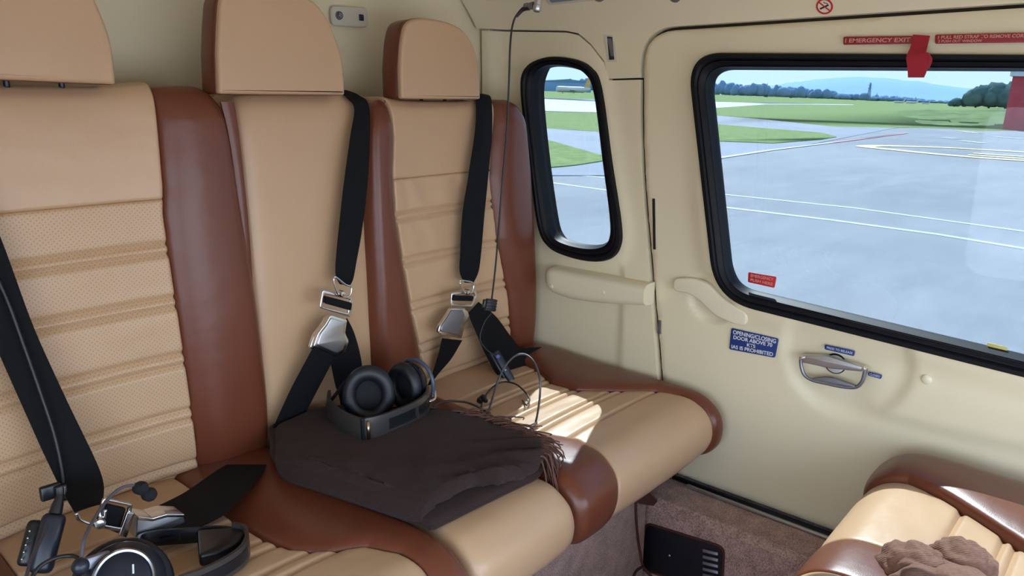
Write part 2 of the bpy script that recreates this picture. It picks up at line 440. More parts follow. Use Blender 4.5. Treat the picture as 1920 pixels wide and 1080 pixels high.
# rear quarter panel, upper panel (coving)
crn = YB
def pnl_relief(y, z):
    d = dist_loop((-y, z), win1_out)
    if inside((-y, z), win1_out): d = 0
    r = .012 * math.exp(-(d / .03) ** 2)
    r += .045 * sstep(1.86, 1.99, y) ** 2
    if z < .72: r += .010 * sstep(1.385, 1.355, y) * sstep(.72, .69, z)
    return r
zsp = onwall([(1080, 62)], W)[0][1]
left_edge = [(-B(1240, 700, x=W).y - .006, .0), (-B(1240, 700, x=W).y - .007, B(1240, 700, x=W).z)]
gap = grow(door_out, .010)
# edge of the opening, from the sill up to the shoulder
edge_l = sorted([p for p in gap if p[0] < -.9 and p[1] > .05 and p[1] < 1.395], key=lambda p: p[1])
zcut = onwall([(1170, 150)], W)[0][1]
lowp = [(-1.985, .0), (-gap[0][0] * -1, .0)] + [p for p in edge_l if p[1] < zcut] + [(edge_l[-1][0] - .0, zcut), ]
lowp[-1] = (interp([(p[1], p[0]) for p in edge_l], zcut), zcut)
seam = onwall([(1143, 151), (1133, 118), (1108, 86), (1085, 66), (1062, 61), (940, 57)], W)
lowp += seam[:-1] + [(-1.985, seam[-1][1])]
quarter = relief_panel('wall_right', lowp, [grow(win1_out, -.012)], .015, pnl_relief, M_CREAM)
tag(quarter, 'cream rear quarter panel with narrow oval window', kind='structure')
# the upper panel: flat beside the door, bending inwards to the ceiling
def cove(z):
    """x of the cove over its height z"""
    t = max(0, z - 1.462); return W - (.55 * t + 1.6 * t * t)
up_out = [(-1.985, seam[-1][1] + .006)] + [(p[0], p[1] + .006) for p in seam[::-1][1:-1]] + [(seam[0][0] - .004, seam[0][1] + .006), (lowp[-1 - len(seam)][0], zcut + .006)]
topline = [p for p in gap if p[1] >= zcut + .01 and p[0] < .84]
topline.sort(key=lambda p: (p[0] if p[0] > -1.24 else p[0] - 0))
topline = [p for p in gap if p[1] >= zcut + .01 and p[0] < .84]
i0 = min(range(len(topline)), key=lambda i: topline[i][1] if topline[i][0] < -1.2 else 9)
if topline[-1][0] < topline[0][0]: topline = topline[::-1]
up_out += topline + [(.84, ztop + .006), (.84, 1.75), (-1.985, 1.75)]
def up_relief(y, z): return W - cove(z) + .045 * sstep(1.86, 1.99, y) ** 2 * (1 if z < 1.6 else .3)
trim1 = relief_panel('trim_1', up_out, [], .03, up_relief, M_CREAM, skirt=.03)
tag(trim1, 'cream upper side trim and cove above the door', kind='structure')
# outer skin behind the trims (coloured near-black so the gaps read as shade)
sk = [(-2.08, -.45), (.95, -.45), (.95, 1.72), (-2.08, 1.72)]
skin = plate('trim_2', [sk, grow(win1_in, .03), grow(win2_in, .03)], wallframe(W + .055), .03, .0, M_DARK); tag(skin, kind='structure')
# ceiling, bulkhead, unseen left side wall with an opening sized for the light
def quadplate(name, pts, mt, kind='structure'):
    bm = bmesh.new(); vs = [bm.verts.new(p) for p in pts]; bm.faces.new(vs[:4])
    r = bmesh.ops.extrude_face_region(bm, geom=bm.faces[:]); n = V(pts[4])
    for g in r['geom']:
        if isinstance(g, bmesh.types.BMVert): g.co += n
    o = from_bm(name, bm, mt, None, False); o['kind'] = kind; return o
xc = cove(1.75)
quadplate('ceiling', [(-.55, -.9, 1.75), (xc + .02, -.9, 1.75), (xc + .02, 2.03, 1.75), (-.55, 2.03, 1.75), (0, 0, .03)], M_CREAM)
# bulkhead with a soft bend into the corner
Fr, Bk = [], []
for i in range(40):
    x = -.55 + (2.115 + .55) * i / 39
    Fr.append([V((x, YB - .004 * math.sin(x * 3), -.34 + 2.09 * j / 12)) for j in range(13)])
    Bk.append([V((x, YB + .03, -.34 + 2.09 * j / 12)) for j in range(13)])
bk = grid_solid('wall_back', Fr, Bk, M_CREAM); tag(bk, 'cream rear bulkhead behind the seats', kind='structure')
lw = plate('wall_left', [[(-.93, -.34), (2.03, -.34), (2.03, 1.75), (-.93, 1.75)], rpoly([(-.80, .30), (.85, .30), (.85, 1.22), (-.80, 1.22)], .12)],
           Matrix(((0, 0, 1, -.55), (1, 0, 0, 0), (0, 1, 0, 0), (0, 0, 0, 1))), .04, .0, M_CREAM); tag(lw, kind='structure')  # unseen wall, opening shrunk and lowered to shape the cabin light
fwd = plate('added_front_wall', [[(-.58, -.34), (2.13, -.34), (2.13, 1.75), (-.58, 1.75)], rpoly([(-.40, .05), (1.85, .05), (1.85, 1.18), (-.40, 1.18)], .12)],
            backframe(-.90), .04, .0, M_CREAM); tag(fwd, kind='structure')  # unseen partition added to cut light, low opening keeps the upper cabin dimmer
# floor: sill ledge, riser and lower floor
XL = 1.93; ZF = -.34
bm = bmesh.new()
prof = [(W + .05, 0), (W - .0, 0), (XL + .02, 0), (XL, -.02), (XL, ZF + .02), (XL - .02, ZF), (-.55, ZF)]
rows = [[bm.verts.new((x, y, z)) for x, z in prof] for y in (-.9, 2.0)]
low = [[bm.verts.new((x + .03, y, z - .03)) for x, z in prof] for y in (-.9, 2.0)]
for a in (rows, low):
    for i in range(len(prof) - 1): bm.faces.new((a[0][i], a[0][i + 1], a[1][i + 1], a[1][i]))
fl = from_bm('floor', bm, M_CARPET, None, True, angle=30); tag(fl, 'mauve carpeted cabin floor and sill', kind='structure')
# sill strip and rubber seal below the door
bm = bmesh.new(); tube_bm(bm, [(2.088, y, .010) for y in (1.14, .8, .3, -.85)], .008, 8)
o = from_bm('trim_3', bm, M_RUBBER); tag(o, 'black rubber seal along the door sill', kind='structure')
o = rbox('trim_4', Matrix.Translation((2.073, .12, .006)), .016, 1.9, .010, .003, M_STEEL); tag(o, 'grey metal door sill strip', kind='structure')
o = rbox('trim_5', Matrix.Translation((2.083, 1.155, .014)), .02, .05, .02, .004, mat('brass_fitting', (.55, .38, .16), .35, metal=1)); tag(o, 'brass sill end fitting', kind='structure')

# windows: gaskets and panes
def gasket(name, outer, inner, xo, num):
    g = thing(name, None, None, (W, 0, 0)); g['kind'] = 'structure'
    O = [V((p[0], p[1])) for p in outer]; I = [V((p[0], p[1])) for p in inner]   # outlines correspond point by point
    profs = [(0, .0), (.0, -.020), (.06, -.027), (.30, -.028), (.36, -.024), (.42, -.019), (.48, -.023), (.66, -.020), (.72, -.014), (.78, -.012), (.82, -.014), (.92, -.006), (1.0, .002), (1.0, .012), (0.2, .03)]
    bm = bmesh.new(); rings = []
    for t, dx in profs:
        dxx = dx if t < .9 else dx + .012
        rings.append([bm.verts.new((W + dxx, -O[i].lerp(I[i], t).x, O[i].lerp(I[i], t).y)) for i in range(len(O))])
    for a, b in zip(rings, rings[1:] + rings[:1]):
        for i in range(len(a)): bm.faces.new((a[i - 1], a[i], b[i], b[i - 1]))
    from_bm('window_frame', bm, M_RUBBER, g, True, angle=50)
    plate('window_pane', [tuple(p) for p in grow(inner, .006)], wallframe(WI + .004), .004, 0, M_GLASS, g)
    return g
g1 = gasket('window_1', win1_out, win1_in, W, 1); g1['label'] = 'narrow rounded side window in thick black rubber'
g2 = gasket('window_2', win2_out, win2_in, W, 2); plate('yellow_patch', rpoly(onwall([(1852, 642), (1890, 651), (1888, 660), (1850, 651)], WI + .002), .003), wallframe(WI - .001), .003, .0005, mat('yellow_patch', (.6, .5, .15), .5), g2)  # small flat yellow patch on the window rubber
g2['label'] = 'large rounded door window in thick black rubber'

# ================================================================== SEATS
def path2d(pts, ds=.004):
    c = catmull([(p[0], p[1], 0) for p in pts], 24); out = [c[0]]; acc = 0
    L = [0]
    for a, b in zip(c, c[1:]): L.append(L[-1] + (b - a).length)
    n = max(2, int(L[-1] / ds)); res = []
    j = 0
    for i in range(n + 1):
        s = L[-1] * i / n
        while j < len(L) - 2 and L[j + 1] < s: j += 1
        d = L[j + 1] - L[j]; res.append(c[j].lerp(c[j + 1], (s - L[j]) / d if d else 0))
    return res, L[-1]
def edge_drop(d, r, D):
    if d >= r: return 0
    return D * (1 - math.sqrt(max(0, 1 - (1 - d / r) ** 2)))
def seat_panel(name, path, sign, xl, xr, s0, s1, mt, parent, grooves=(), bulge=0, bt=None, left=(.008, .005), right=(.008, .005),
               ends=((.008, .005), (.008, .005)), thick=.05, nu=18, ds=.004, wr=0, seed=0, **k):
    """upholstery panel swept along a (y,z) path; xl, xr give its edges by arc length"""
    P, Ltot = path2d(path, ds); n = len(P) - 1
    us = []
    for i in range(nu + 1): us.append(i / nu)
    extra = [.008, .02, .04, .96, .98, .992]
    us = sorted(set(us + extra))
    js = [j for j in range(n + 1) if s0 - 1e-6 <= Ltot * j / n <= s1 + 1e-6]
    F = []; Bk = []
    for u in us:
        fr = []; br = []
        for j in js:
            s = Ltot * j / n
            t = (P[min(j + 1, n)] - P[max(j - 1, 0)]).normalized()
            nn = V((-t.y, t.x, 0)) * sign
            a, b = xl(s), xr(s); x = lerp(a, b, u); w = b - a
            o = bulge * (1 - abs(2 * u - 1) ** 3)
            if bt: o += bt(s, u)
            for gs, gd, gw in grooves: 
                if abs(s - gs) < gw * 3: o -= gd * math.exp(-((s - gs) / gw) ** 2)
            if wr: o += wr * (noise.noise(V((x * 9 + seed, s * 22, seed))) + .5 * noise.noise(V((x * 22, s * 40, seed + 3))))
            o -= edge_drop(u * w, *left) + edge_drop((1 - u) * w, *right)
            o -= edge_drop(s - s0, *ends[0]) + edge_drop(s1 - s, *ends[1])
            p = P[j] + nn * o; q = P[j] - nn * thick
            fr.append(V((x, p.x, p.y))); br.append(V((x, q.x, q.y)))
        F.append(fr); Bk.append(br)
    return grid_solid(name, F, Bk, mt, parent, **k)

BPATH = [(1.775, .27), (1.755, .36), (1.742, .48), (1.742, .70), (1.75, .95), (1.755, 1.15), (1.76, 1.235), (1.772, 1.268), (1.80, 1.282), (1.90, 1.282)]
BP, BL = path2d(BPATH); 
def zs(z):   # arc length on the back path where height z is reached
    n = len(BP) - 1
    return min((abs(p.y - z), BL * i / n) for i, p in enumerate(BP) if p.x < 1.79)[1]
CPATH = [(1.80, .335), (1.66, .345), (1.40, .343), (1.20, .346), (1.08, .346), (1.02, .338), (.972, .305), (.956, .255), (.968, .203), (1.01, .170), (1.10, .158)]
CP, CL = path2d(CPATH)
def ys(y):
    n = len(CP) - 1
    return min((abs(p.x - y), CL * i / n) for i, p in enumerate(CP) if p.y > .30)[1]
def tabf(tab):   # tab of (s, x)
    return lambda s: interp(tab, s)
def pairs(zl, conv, d=.0052, w=.0052): return [(conv(z), d, w) for z in zl]

def make_seat(x_off, w_cream_l, w_cream_r, L_out, R_out, cush, label, seed, zg, wrinkle=0):
    root = thing('passenger_seat', label, 'seat', ((L_out[0][1] + R_out[0][1]) / 2, 1.35, ZF))
    cl = tabf([(zs(z), x) for z, x in w_cream_l]); cr = tabf([(zs(z), x) for z, x in w_cream_r])
    lo = tabf([(zs(z), x) for z, x in L_out]); ro = tabf([(zs(z), x) for z, x in R_out])
    zt = zg[0]; sT = zs(zt)
    def puck(s, u):
        m_ = sstep(zs(.90), zs(.97), s) * sstep(zs(1.03), zs(1.0), s) + .7 * sstep(zs(.76), zs(.84), s) * sstep(zs(.91), zs(.88), s)
        return .0028 * m_ * math.sin(u * 30 + s * 26 + 2 * math.sin(u * 7)) * sstep(0, .2, u) * sstep(1, .75, u)
    dish = lambda s, u: .012 * (abs(2 * u - 1) ** 3)
    seat_panel('backrest_top_panel', BPATH, 1, cl, cr, sT, BL, M_TAN, root, bt=dish, seed=seed, wr=.0008)
    seat_panel('backrest_pleated_panel', BPATH, 1, cl, cr, 0, sT, M_PERF, root, bt=(lambda s, u: dish(s, u) + (puck(s, u) if wrinkle > .002 else 0)), grooves=pairs(zg[1:], zs, .009, .0065), nu=44, seed=seed, wr=wrinkle)
    # rounded shoulders where the bolsters meet the top
    def shoulder(f, out, dx):
        def g(s):
            x = f(s); top = BL - .115
            k = clamp((s - (top - .13)) / .15); return x + dx * (1 - math.sqrt(max(0, 1 - k * k)))
        return g
    lo2, ro2 = shoulder(lo, 0, .07), shoulder(ro, 0, -.07)
    fade = lambda s, u: -.030 * sstep(BL - .20, BL - .10, s) * (1 - abs(2 * u - 1) ** 3) 
    bulb = lambda s, u: .022 * sstep(0, .5, clamp(s / .25)) + .0
    seat_panel('backrest_bolster', BPATH, 1, lo2, cl, 0, BL - .012, M_MAROON, root, bulge=.034, bt=fade, left=(.055, .12), right=(.012, .006), ends=((.05, .06), (.05, .03)), thick=.09, seed=seed)
    seat_panel('backrest_bolster', BPATH, 1, cr, ro2, 0, BL - .012, M_MAROON, root, bulge=.034, bt=fade, left=(.012, .006), right=(.055, .12), ends=((.05, .06), (.05, .03)), thick=.09, seed=seed + 5)
    # cushion
    c = cush
    f = lambda t: tabf([(s if isinstance(s, float) and s > 5 else s, x) for s, x in t])
    ccl, ccr, clo, cro = (tabf(sorted(t)) for t in c['edges'])
    g = [(ys(y), .0085, .006) for y in c['pleats']]
    seat_panel('seat_cushion_panel', CPATH, -1, ccl, ccr, .03, CL, M_TAN, root, grooves=g, nu=26, bulge=.006, seed=seed, wr=.0012, thick=.06)
    bolt = lambda s, u: c.get('rise', .028) * sstep(CL - .25, .1, s)
    seat_panel('seat_cushion_bolster', CPATH, -1, clo, ccl, .03, CL - .003, M_MAROON, root, bulge=.010, bt=bolt if c.get('lr', 1) else None, left=(.035, .06), right=(.014, .008), thick=.06)
    seat_panel('seat_cushion_bolster', CPATH, -1, ccr, cro, .03, CL - .003, M_MAROON, root, bulge=.012, bt=bolt, left=(.014, .008), right=(.04, .07), thick=.06)
    # underseat pan
    rbox('seat_pan', Matrix.Translation(((clo(CL) + cro(CL)) / 2, 1.42, .21)), cro(CL) - clo(CL) - .06, .72, .10, .015, M_BLACK, root)
    return root
s_front = CL
def cy(y): return ys(y)
FR = CL - .19   # arc length where the cushion front starts to roll
left_seat = make_seat(0, [(.27, .315), (1.28, .315)], [(.27, .762), (.5, .752), (.9, .742), (1.0, .741), (1.06, .748), (1.28, .757)],
    [(.27, .16), (1.28, .20)], [(.27, .985), (.48, .985), (.70, .980), (.84, .973), (.98, .964), (1.11, .955), (1.28, .945)],
    dict(edges=([(0, .315), (CL, .30)],
                [(cy(1.70), .70), (cy(1.48), .695), (cy(1.34), .702), (cy(1.265), .718), (cy(1.20), .765), (cy(1.15), .83), (cy(1.08), .862), (cy(1.02), .868), (CL - .1, .855), (CL, .85)],
                [(0, .17), (CL, .16)], [(0, .965), (CL, .965)]),
         rise=.0, pleats=[1.183, 1.225, 1.295, 1.335, 1.42, 1.455, 1.54, 1.575]),
    'tan and maroon leather passenger seat, nearest, perforated pleated backrest', 1,
    [1.033, .929, .905, .798, .775, .661, .632, .517, .487, .373, .342], .0012)
M_PERF2 = M_PERF
M_PERF = M_TAN      # the far seat shows no punched holes
BPATH = BPATH[:5] + [(1.756, 1.12), (1.76, 1.205), (1.772, 1.238), (1.80, 1.252), (1.90, 1.252)]; BP, BL = path2d(BPATH)
right_seat = make_seat(0, [(.27, 1.525), (.40, 1.515), (.50, 1.495), (.60, 1.472), (.76, 1.446), (.93, 1.425), (1.05, 1.424), (1.15, 1.436), (1.28, 1.43)],
    [(.27, 1.945), (.44, 1.935), (.59, 1.912), (.79, 1.862), (1.0, 1.836), (1.1, 1.85), (1.28, 1.878)],
    [(.27, 1.305), (.5, 1.295), (.62, 1.295), (.86, 1.30), (1.10, 1.310), (1.28, 1.32)],
    [(.27, 2.092), (.53, 2.095), (.75, 2.092), (1.0, 2.08), (1.28, 2.045)],
    dict(edges=([(0, 1.46), (cy(1.4), 1.47), (cy(1.21), 1.50), (cy(1.13), 1.53), (cy(1.06), 1.52), (CL - .16, 1.475), (CL, 1.455)],
                [(cy(1.70), 1.90), (cy(1.58), 1.885), (cy(1.45), 1.82), (cy(1.35), 1.825), (cy(1.25), 1.905), (cy(1.15), 1.99), (cy(1.08), 2.01), (CL - .16, 2.0), (CL, 1.985)],
                [(0, 1.32), (CL - .2, 1.315), (CL, 1.315)], [(0, 2.092), (CL, 2.075)]),
         rise=.016, pleats=[1.152, 1.235, 1.262, 1.345, 1.372, 1.46, 1.488, 1.57]),
    'tan and maroon leather passenger seat beside the door, pleated, cord lying on cushion', 2,
    [1.026, .922, .902, .782, .760, .636, .609, .490, .460, .36, .335], .0024)
M_PERF = M_PERF2
# ---- middle seat: plain slab between the two
mid = thing('middle_seat', 'plain tan leather middle seat without bolsters, blanket on cushion', 'seat', (1.14, 1.35, ZF))
MPATH = [(y + .012, z) for y, z in BPATH]; MPATH[-5:] = [(1.767, 1.15), (1.772, 1.215), (1.784, 1.25), (1.81, 1.264), (1.90, 1.264)]
_, ML = path2d(MPATH)
seat_panel('backrest', MPATH, 1, lambda s: .948, lambda s: 1.345, 0, ML, M_TAN, mid, left=(.03, .05), right=(.03, .05), bulge=.008, thick=.06)
seat_panel('seat_cushion', CPATH, -1, lambda s: .967, lambda s: 1.312, .03, CL, M_TAN, mid, left=(.03, .03), right=(.03, .03), bulge=.006, thick=.06, wr=.001)
rbox('seat_pan', Matrix.Translation((1.14, 1.42, .21)), .28, .72, .10, .015, M_BLACK, mid)
bm = bmesh.new()   # stitched zipper welt along the side of the backrest
wr_ = [B(a, b, y=1.744) for a, b in [(437, 191), (446, 250), (456, 340), (464, 420), (469, 490), (473, 560)]]
wl_ = [B(a, b, y=1.744) for a, b in [(412, 191), (426, 250), (440, 340), (448, 420), (455, 490), (460, 560)]]
ribbon('side_welt', wl_, wr_, M_MAROON, mid, thick=.006, sag=.004)
# seat pedestal covered in carpet
o = plate('seat_plinth', rpoly([(.14, ZF), (1.905, ZF), (1.905, .16), (.14, .16)], .01), backframe(1.12), .85, .008, M_CARPET)
tag(o, 'mauve carpeted plinth under the rear bench', 'plinth')

# ---- headrests
def headrest(label, outline, y, parts_side, loc, depth=.08):
    r = thing('headrest', label, 'headrest', loc, 'headrests above the rear bench')
    lp = onback(outline, y)
    lp = [tuple(p)[:2] for p in rpoly([(*p, 0) for p in lp], .008, 3)]
    plate('front_pad', lp, backframe(y), .024, .009, M_TAN, r, res=3)
    lg = grow(lp, .0015)
    plate('piping', lg, backframe(y + .016), .006, .0025, M_MAROON, r, res=2)
    plate('gusset', lp, backframe(y + .020), depth, .02, M_MAROON, r, res=3)
    for sx in (-.05, .05):
        bm = bmesh.new(); tube_bm(bm, [(loc[0] + sx, y + .085, loc[2] - .03), (loc[0] + sx, y + .085, loc[2] + .04)], .006, 10)
        from_bm('post', bm, M_BLACK, r)
    return r
cx = lambda pts: catmull([(*p, 0) for p in pts], 5)
def arch(bl, br, pts): return [tuple(p)[:2] for p in cx(pts)]
o1 = [(-195, 140)] + arch(0, 0, [(-200, 60), (-180, -20), (-120, -80), (0, -110), (100, -95), (155, -45), (188, 20), (209, 80), (219, 158)])
headrest('tan leather headrest of the nearest seat, cut off at photo left', o1, 1.70, 1, (.53, 1.76, 1.285))
o2 = [(412, 176)] + arch(0, 0, [(409, 100), (412, 30), (420, -12), (455, -28), (520, -22), (582, -2), (612, 30), (632, 75), (644, 120), (648, 178)])
headrest('tan leather headrest of the middle seat, left of the oval ceiling light plate', o2, 1.715, 1, (1.13, 1.78, 1.275))
o3 = [(754, 185)] + arch(0, 0, [(752, 130), (756, 75), (766, 42), (792, 34), (835, 40), (868, 56), (888, 85), (898, 125), (902, 186)])
headrest('smallest tan leather headrest, top of the seat beside the oval window', o3, 1.735, 1, (1.66, 1.80, 1.275))

# ---- opposite bench, facing aft (lower right corner)
opp = thing('facing_seat', 'light tan and maroon leather seat facing aft in the lower right corner', 'seat', (1.6, .1, ZF))
OPATH = [(-.30, .335), (-.05, .338), (.15, .342), (.30, .345), (.40, .338), (.455, .305), (.475, .262), (.46, .215), (.42, .188), (.34, .18)]
OP, OL = path2d(OPATH)
def yo(y):
    n = len(OP) - 1
    return min((abs(p.x - y), OL * i / n) for i, p in enumerate(OP) if p.y > .30)[1]
seat_panel('seat_cushion_panel', OPATH, 1, lambda s: 1.55, tabf([(0, 1.70), (yo(.12), 1.735), (yo(.22), 1.80), (yo(.30), 1.85), (yo(.38), 1.885), (OL - .2, 1.89), (OL, 1.88)]), 0, OL, M_TAN, opp, nu=24, bulge=.004,
           grooves=[(yo(y), .010, .007) for y in (.255, .160, .135, .03, .005, -.1)], wr=.001)
seat_panel('seat_cushion_bolster', OPATH, 1, tabf([(0, 1.70), (yo(.12), 1.735), (yo(.22), 1.80), (yo(.30), 1.85), (yo(.38), 1.885), (OL - .2, 1.89), (OL, 1.88)]), lambda s: 2.055, 0, OL - .002, M_MAROON, opp, bulge=.014,
           bt=lambda s, u: .02 * sstep(OL - .12, OL - .35, s), left=(.014, .008), right=(.05, .08))
seat_panel('seat_cushion_bolster', OPATH, 1, lambda s: 1.40, lambda s: 1.55, 0, OL - .002, M_MAROON, opp, bulge=.004)
rbox('seat_pan', Matrix.Translation((1.73, .10, .2)), .6, .62, .09, .015, M_BLACK, opp)
opp2 = thing('facing_seat', 'tan leather facing seat cushion at the very bottom edge, left of its neighbour', 'seat', (1.1, .1, ZF))
seat_panel('seat_cushion', OPATH, 1, lambda s: .95, lambda s: 1.40, 0, OL, M_TAN, opp2, nu=20, bulge=.005, grooves=[(yo(y), .010, .007) for y in (.255, .160, .135)])
rbox('seat_pan', Matrix.Translation((1.17, .10, .2)), .4, .62, .09, .015, M_BLACK, opp2)
o = plate('seat_plinth', rpoly([(.95, ZF), (1.90, ZF), (1.90, .16), (.95, .16)], .01), backframe(-.25), .02, .004, M_CARPET)
bpy.data.objects.remove(o)
o = rbox('seat_plinth', Matrix.Translation((1.43, .05, -.09)), .92, .50, .50, .01, M_CARPET); tag(o, 'mauve carpeted plinth under the facing seats', 'plinth')

# ================================================================== BELTS
def BL_(pts, **k): return [B(a, b, **k) for a, b in pts]
def bd(pts): return [B(a, b, y=c) for a, b, c in pts]
def rim_plate(name, px, y, M1, parent, thick=.012, rimw=.004, label=None):
    lp = [tuple(p)[:2] for p in rpoly([(*p, 0) for p in onback(px, y)], .006, 3)]
    o = plate(name, lp, backframe(y), thick, .0025, M1, parent, label=label)
    return o
# --- middle belt
bt = thing('seat_belt', 'black shoulder and lap belt with steel lift buckle on the middle seat', 'seat belt', B(650, 700, y=1.7), 'three seat belts of the rear bench')
ribbon('shoulder_strap', bd([(638, 174, 1.80), (652, 186, 1.765), (664, 205, 1.742), (656, 260, 1.725), (645, 340, 1.715), (636, 420, 1.71), (630, 480, 1.705), (629, 515, 1.70), (637, 533, 1.70)]),
       bd([(650, 170, 1.80), (674, 180, 1.765), (692, 202, 1.735), (692, 290, 1.722), (686, 370, 1.715), (677, 440, 1.71), (668, 490, 1.705), (662, 522, 1.70), (656, 535, 1.70)]), M_WEB, bt, sag=.003)
def buckle(parent, body, slot, ring, tri, pin, yb, strap_end, mface=M_STEEL):
    bk_ = rim_plate('buckle', body, yb, M_CHROME, parent, .014)
    c = V((sum(p[0] for p in body) / len(body), sum(p[1] for p in body) / len(body)))
    inner = [(c.x + (p[0] - c.x) * .82, c.y + (p[1] - c.y) * .86) for p in body]
    rim_plate('lift_lever', inner, yb - .0045, mface, bk_, .005)
    # base plate under the lever, a little lower
    low = [(p[0] + strap_end[0], p[1] + strap_end[1]) for p in body]
    rim_plate('buckle_base', low, yb + .012, M_CHROME, bk_, .012)
    # frame with webbing
    r_out = [tuple(p)[:2] for p in rpoly([(*p, 0) for p in onback(ring, yb)], .006, 3)]
    cc = V((sum(p[0] for p in r_out) / len(r_out), sum(p[1] for p in r_out) / len(r_out)))
    r_in = [(cc.x + (p[0] - cc.x) * .80, cc.y + (p[1] - cc.y) * .70) for p in r_out]
    plate('latch_frame', [r_out, r_in], backframe(yb + .004), .006, .0018, M_CHROME, parent)
    rim_plate('webbing_loop', slot, yb - .004, M_WEB, parent, .008)
    bm = bmesh.new(); tp = [B(a, b, y=yb - .003) for a, b in tri]
    tube_bm(bm, catmull(tp, 4, True) + [tp[0]], .0028, 8); from_bm('triangle_link', bm, M_CHROME, parent)
    M = frame_at(B(*pin, y=yb - .006), (0, -1, 0))
    lathe('pin', [(0, .008), (.007, .007), (.009, .003), (.009, -.012), (0, -.012)], M, M_CHROME, parent, 20)
buckle(bt, [(620, 590), (652, 600), (648, 625), (655, 640), (646, 662), (632, 668), (588, 650), (596, 625), (612, 605)],
       [(611, 555), (661, 568), (659, 583), (609, 569)], [(607, 544), (664, 560), (660, 596), (601, 578)],
       [(626, 519), (634, 552), (654, 556), (659, 538), (648, 534)], (641, 551), 1.665, (-7, 3))
ribbon('lap_strap', bd([(588, 650, 1.675), (566, 690, 1.685), (541, 738, 1.70), (512, 802, 1.715)]), bd([(628, 668, 1.675), (608, 706, 1.685), (590, 740, 1.70), (562, 795, 1.71)]), M_WEB, bt)
ribbon('lap_strap', bd([(618, 655, 1.70), (620, 680, 1.70), (628, 720, 1.70), (636, 745, 1.70), (640, 775, 1.69)]), bd([(650, 596, 1.70), (664, 625, 1.70), (676, 670, 1.70), (681, 715, 1.70), (683, 760, 1.69)]), M_WEB, bt)
# --- right seat belt
bt = thing('seat_belt', 'black belt with steel buckle hanging on the seat beside the door', 'seat belt', B(870, 650, y=1.7), 'three seat belts of the rear bench')
ribbon('shoulder_strap', bd([(889, 178, 1.80), (892, 186, 1.76), (891, 240, 1.725), (878, 330, 1.715), (867, 400, 1.71), (863, 470, 1.71), (862, 510, 1.705), (871, 530, 1.70)]),
       bd([(912, 178, 1.80), (921, 188, 1.76), (922, 250, 1.725), (915, 330, 1.715), (908, 400, 1.71), (902, 470, 1.71), (897, 508, 1.705), (887, 531, 1.70)]), M_WEB, bt, sag=.003)
buckle(bt, [(846, 578), (872, 578), (877, 590), (868, 606), (862, 632), (822, 625), (824, 612), (838, 592)],
       [(851, 554), (889, 555), (887, 565), (849, 564)], [(849, 549), (895, 546), (897, 556), (887, 577), (847, 574)],
       [(862, 528), (872, 550), (884, 548), (888, 532), (874, 527)], (877, 548), 1.665, (4, 3), M_GUN)
ribbon('lap_strap', bd([(829, 634, 1.68), (820, 670, 1.70), (808, 706, 1.715), (802, 722, 1.72)]), bd([(866, 638, 1.68), (846, 672, 1.70), (822, 700, 1.715), (806, 722, 1.72)]), M_WEB, bt)
ribbon('lap_strap', [B(877, 588, y=1.69), B(893, 625, y=1.685), B(912, 668, y=1.67), B(935, 705, y=1.62), B(970, 712, y=1.60), B(1005, 690, y=1.62), B(1044, 664, y=1.66)],
       [B(897, 566, y=1.69), B(930, 594, y=1.69), B(958, 632, y=1.685), B(975, 652, y=1.67), B(995, 652, y=1.66), B(1015, 651, y=1.66), B(1040, 652, y=1.67)], M_WEB, bt)
# --- left seat belt
bt = thing('seat_belt', 'widest black belt crossing the nearest backrest at photo left', 'seat belt', B(150, 950, y=1.6), 'three seat belts of the rear bench')
ribbon('shoulder_strap', bd([(-75, 480, 1.72), (-20, 620, 1.70), (30, 735, 1.68), (75, 835, 1.66), (108, 905, 1.60), (140, 962, 1.50)]),
       bd([(-60, 300, 1.72), (5, 455, 1.70), (62, 610, 1.68), (118, 735, 1.66), (188, 885, 1.60), (193, 945, 1.50)]), M_WEB, bt, sag=.002)
ribbon('lap_strap', [B(500, 872, z=.365), B(484, 900, z=.372), B(452, 935, z=.385), B(420, 966, z=.385), B(370, 990, z=.385), B(300, 1012, z=.385)],
       [B(425, 872, z=.362), B(402, 886, z=.370), B(375, 905, z=.380), B(345, 925, z=.388), B(310, 943, z=.388), B(262, 965, z=.388)], M_WEB, bt)
yl = 1.455
bk_ = plate('buckle', [tuple(p)[:2] for p in rpoly([(*p, 0) for p in onback([(254, 968), (290, 970), (312, 964), (345, 965), (350, 985), (340, 1000), (300, 1012), (252, 1008)], yl)], .004, 3)], backframe(yl), .045, .005, M_STEEL, bt)
plate('lift_lever', [tuple(p)[:2] for p in rpoly([(*p, 0) for p in onback([(256, 966), (285, 970), (312, 962), (345, 963), (345, 969), (312, 969), (285, 977), (256, 974)], yl)], .002, 2)], backframe(yl - .004), .05, .002, M_CHROME, bk_)
rl = [tuple(p)[:2] for p in rpoly([(*p, 0) for p in onback([(196, 934), (250, 946), (248, 956), (238, 1000), (180, 990), (192, 940)], yl - .01)], .004, 3)]
cc = V((sum(p[0] for p in rl) / len(rl), sum(p[1] for p in rl) / len(rl)))
plate('latch_frame', [rl, [(cc.x + (p[0] - cc.x) * .76, cc.y + (p[1] - cc.y) * .76) for p in rl]], backframe(yl - .01), .008, .002, M_CHROME, bt)
plate('webbing_loop', rpoly(onback([(200, 945), (236, 953), (222, 1000), (182, 985)], yl), .003), backframe(yl - .002), .01, .002, M_WEB, bt)
plate('latch_bar', rpoly(onback([(234, 955), (248, 957), (232, 1005), (218, 1000)], yl), .003), backframe(yl - .014), .008, .002, M_CHROME, bt)
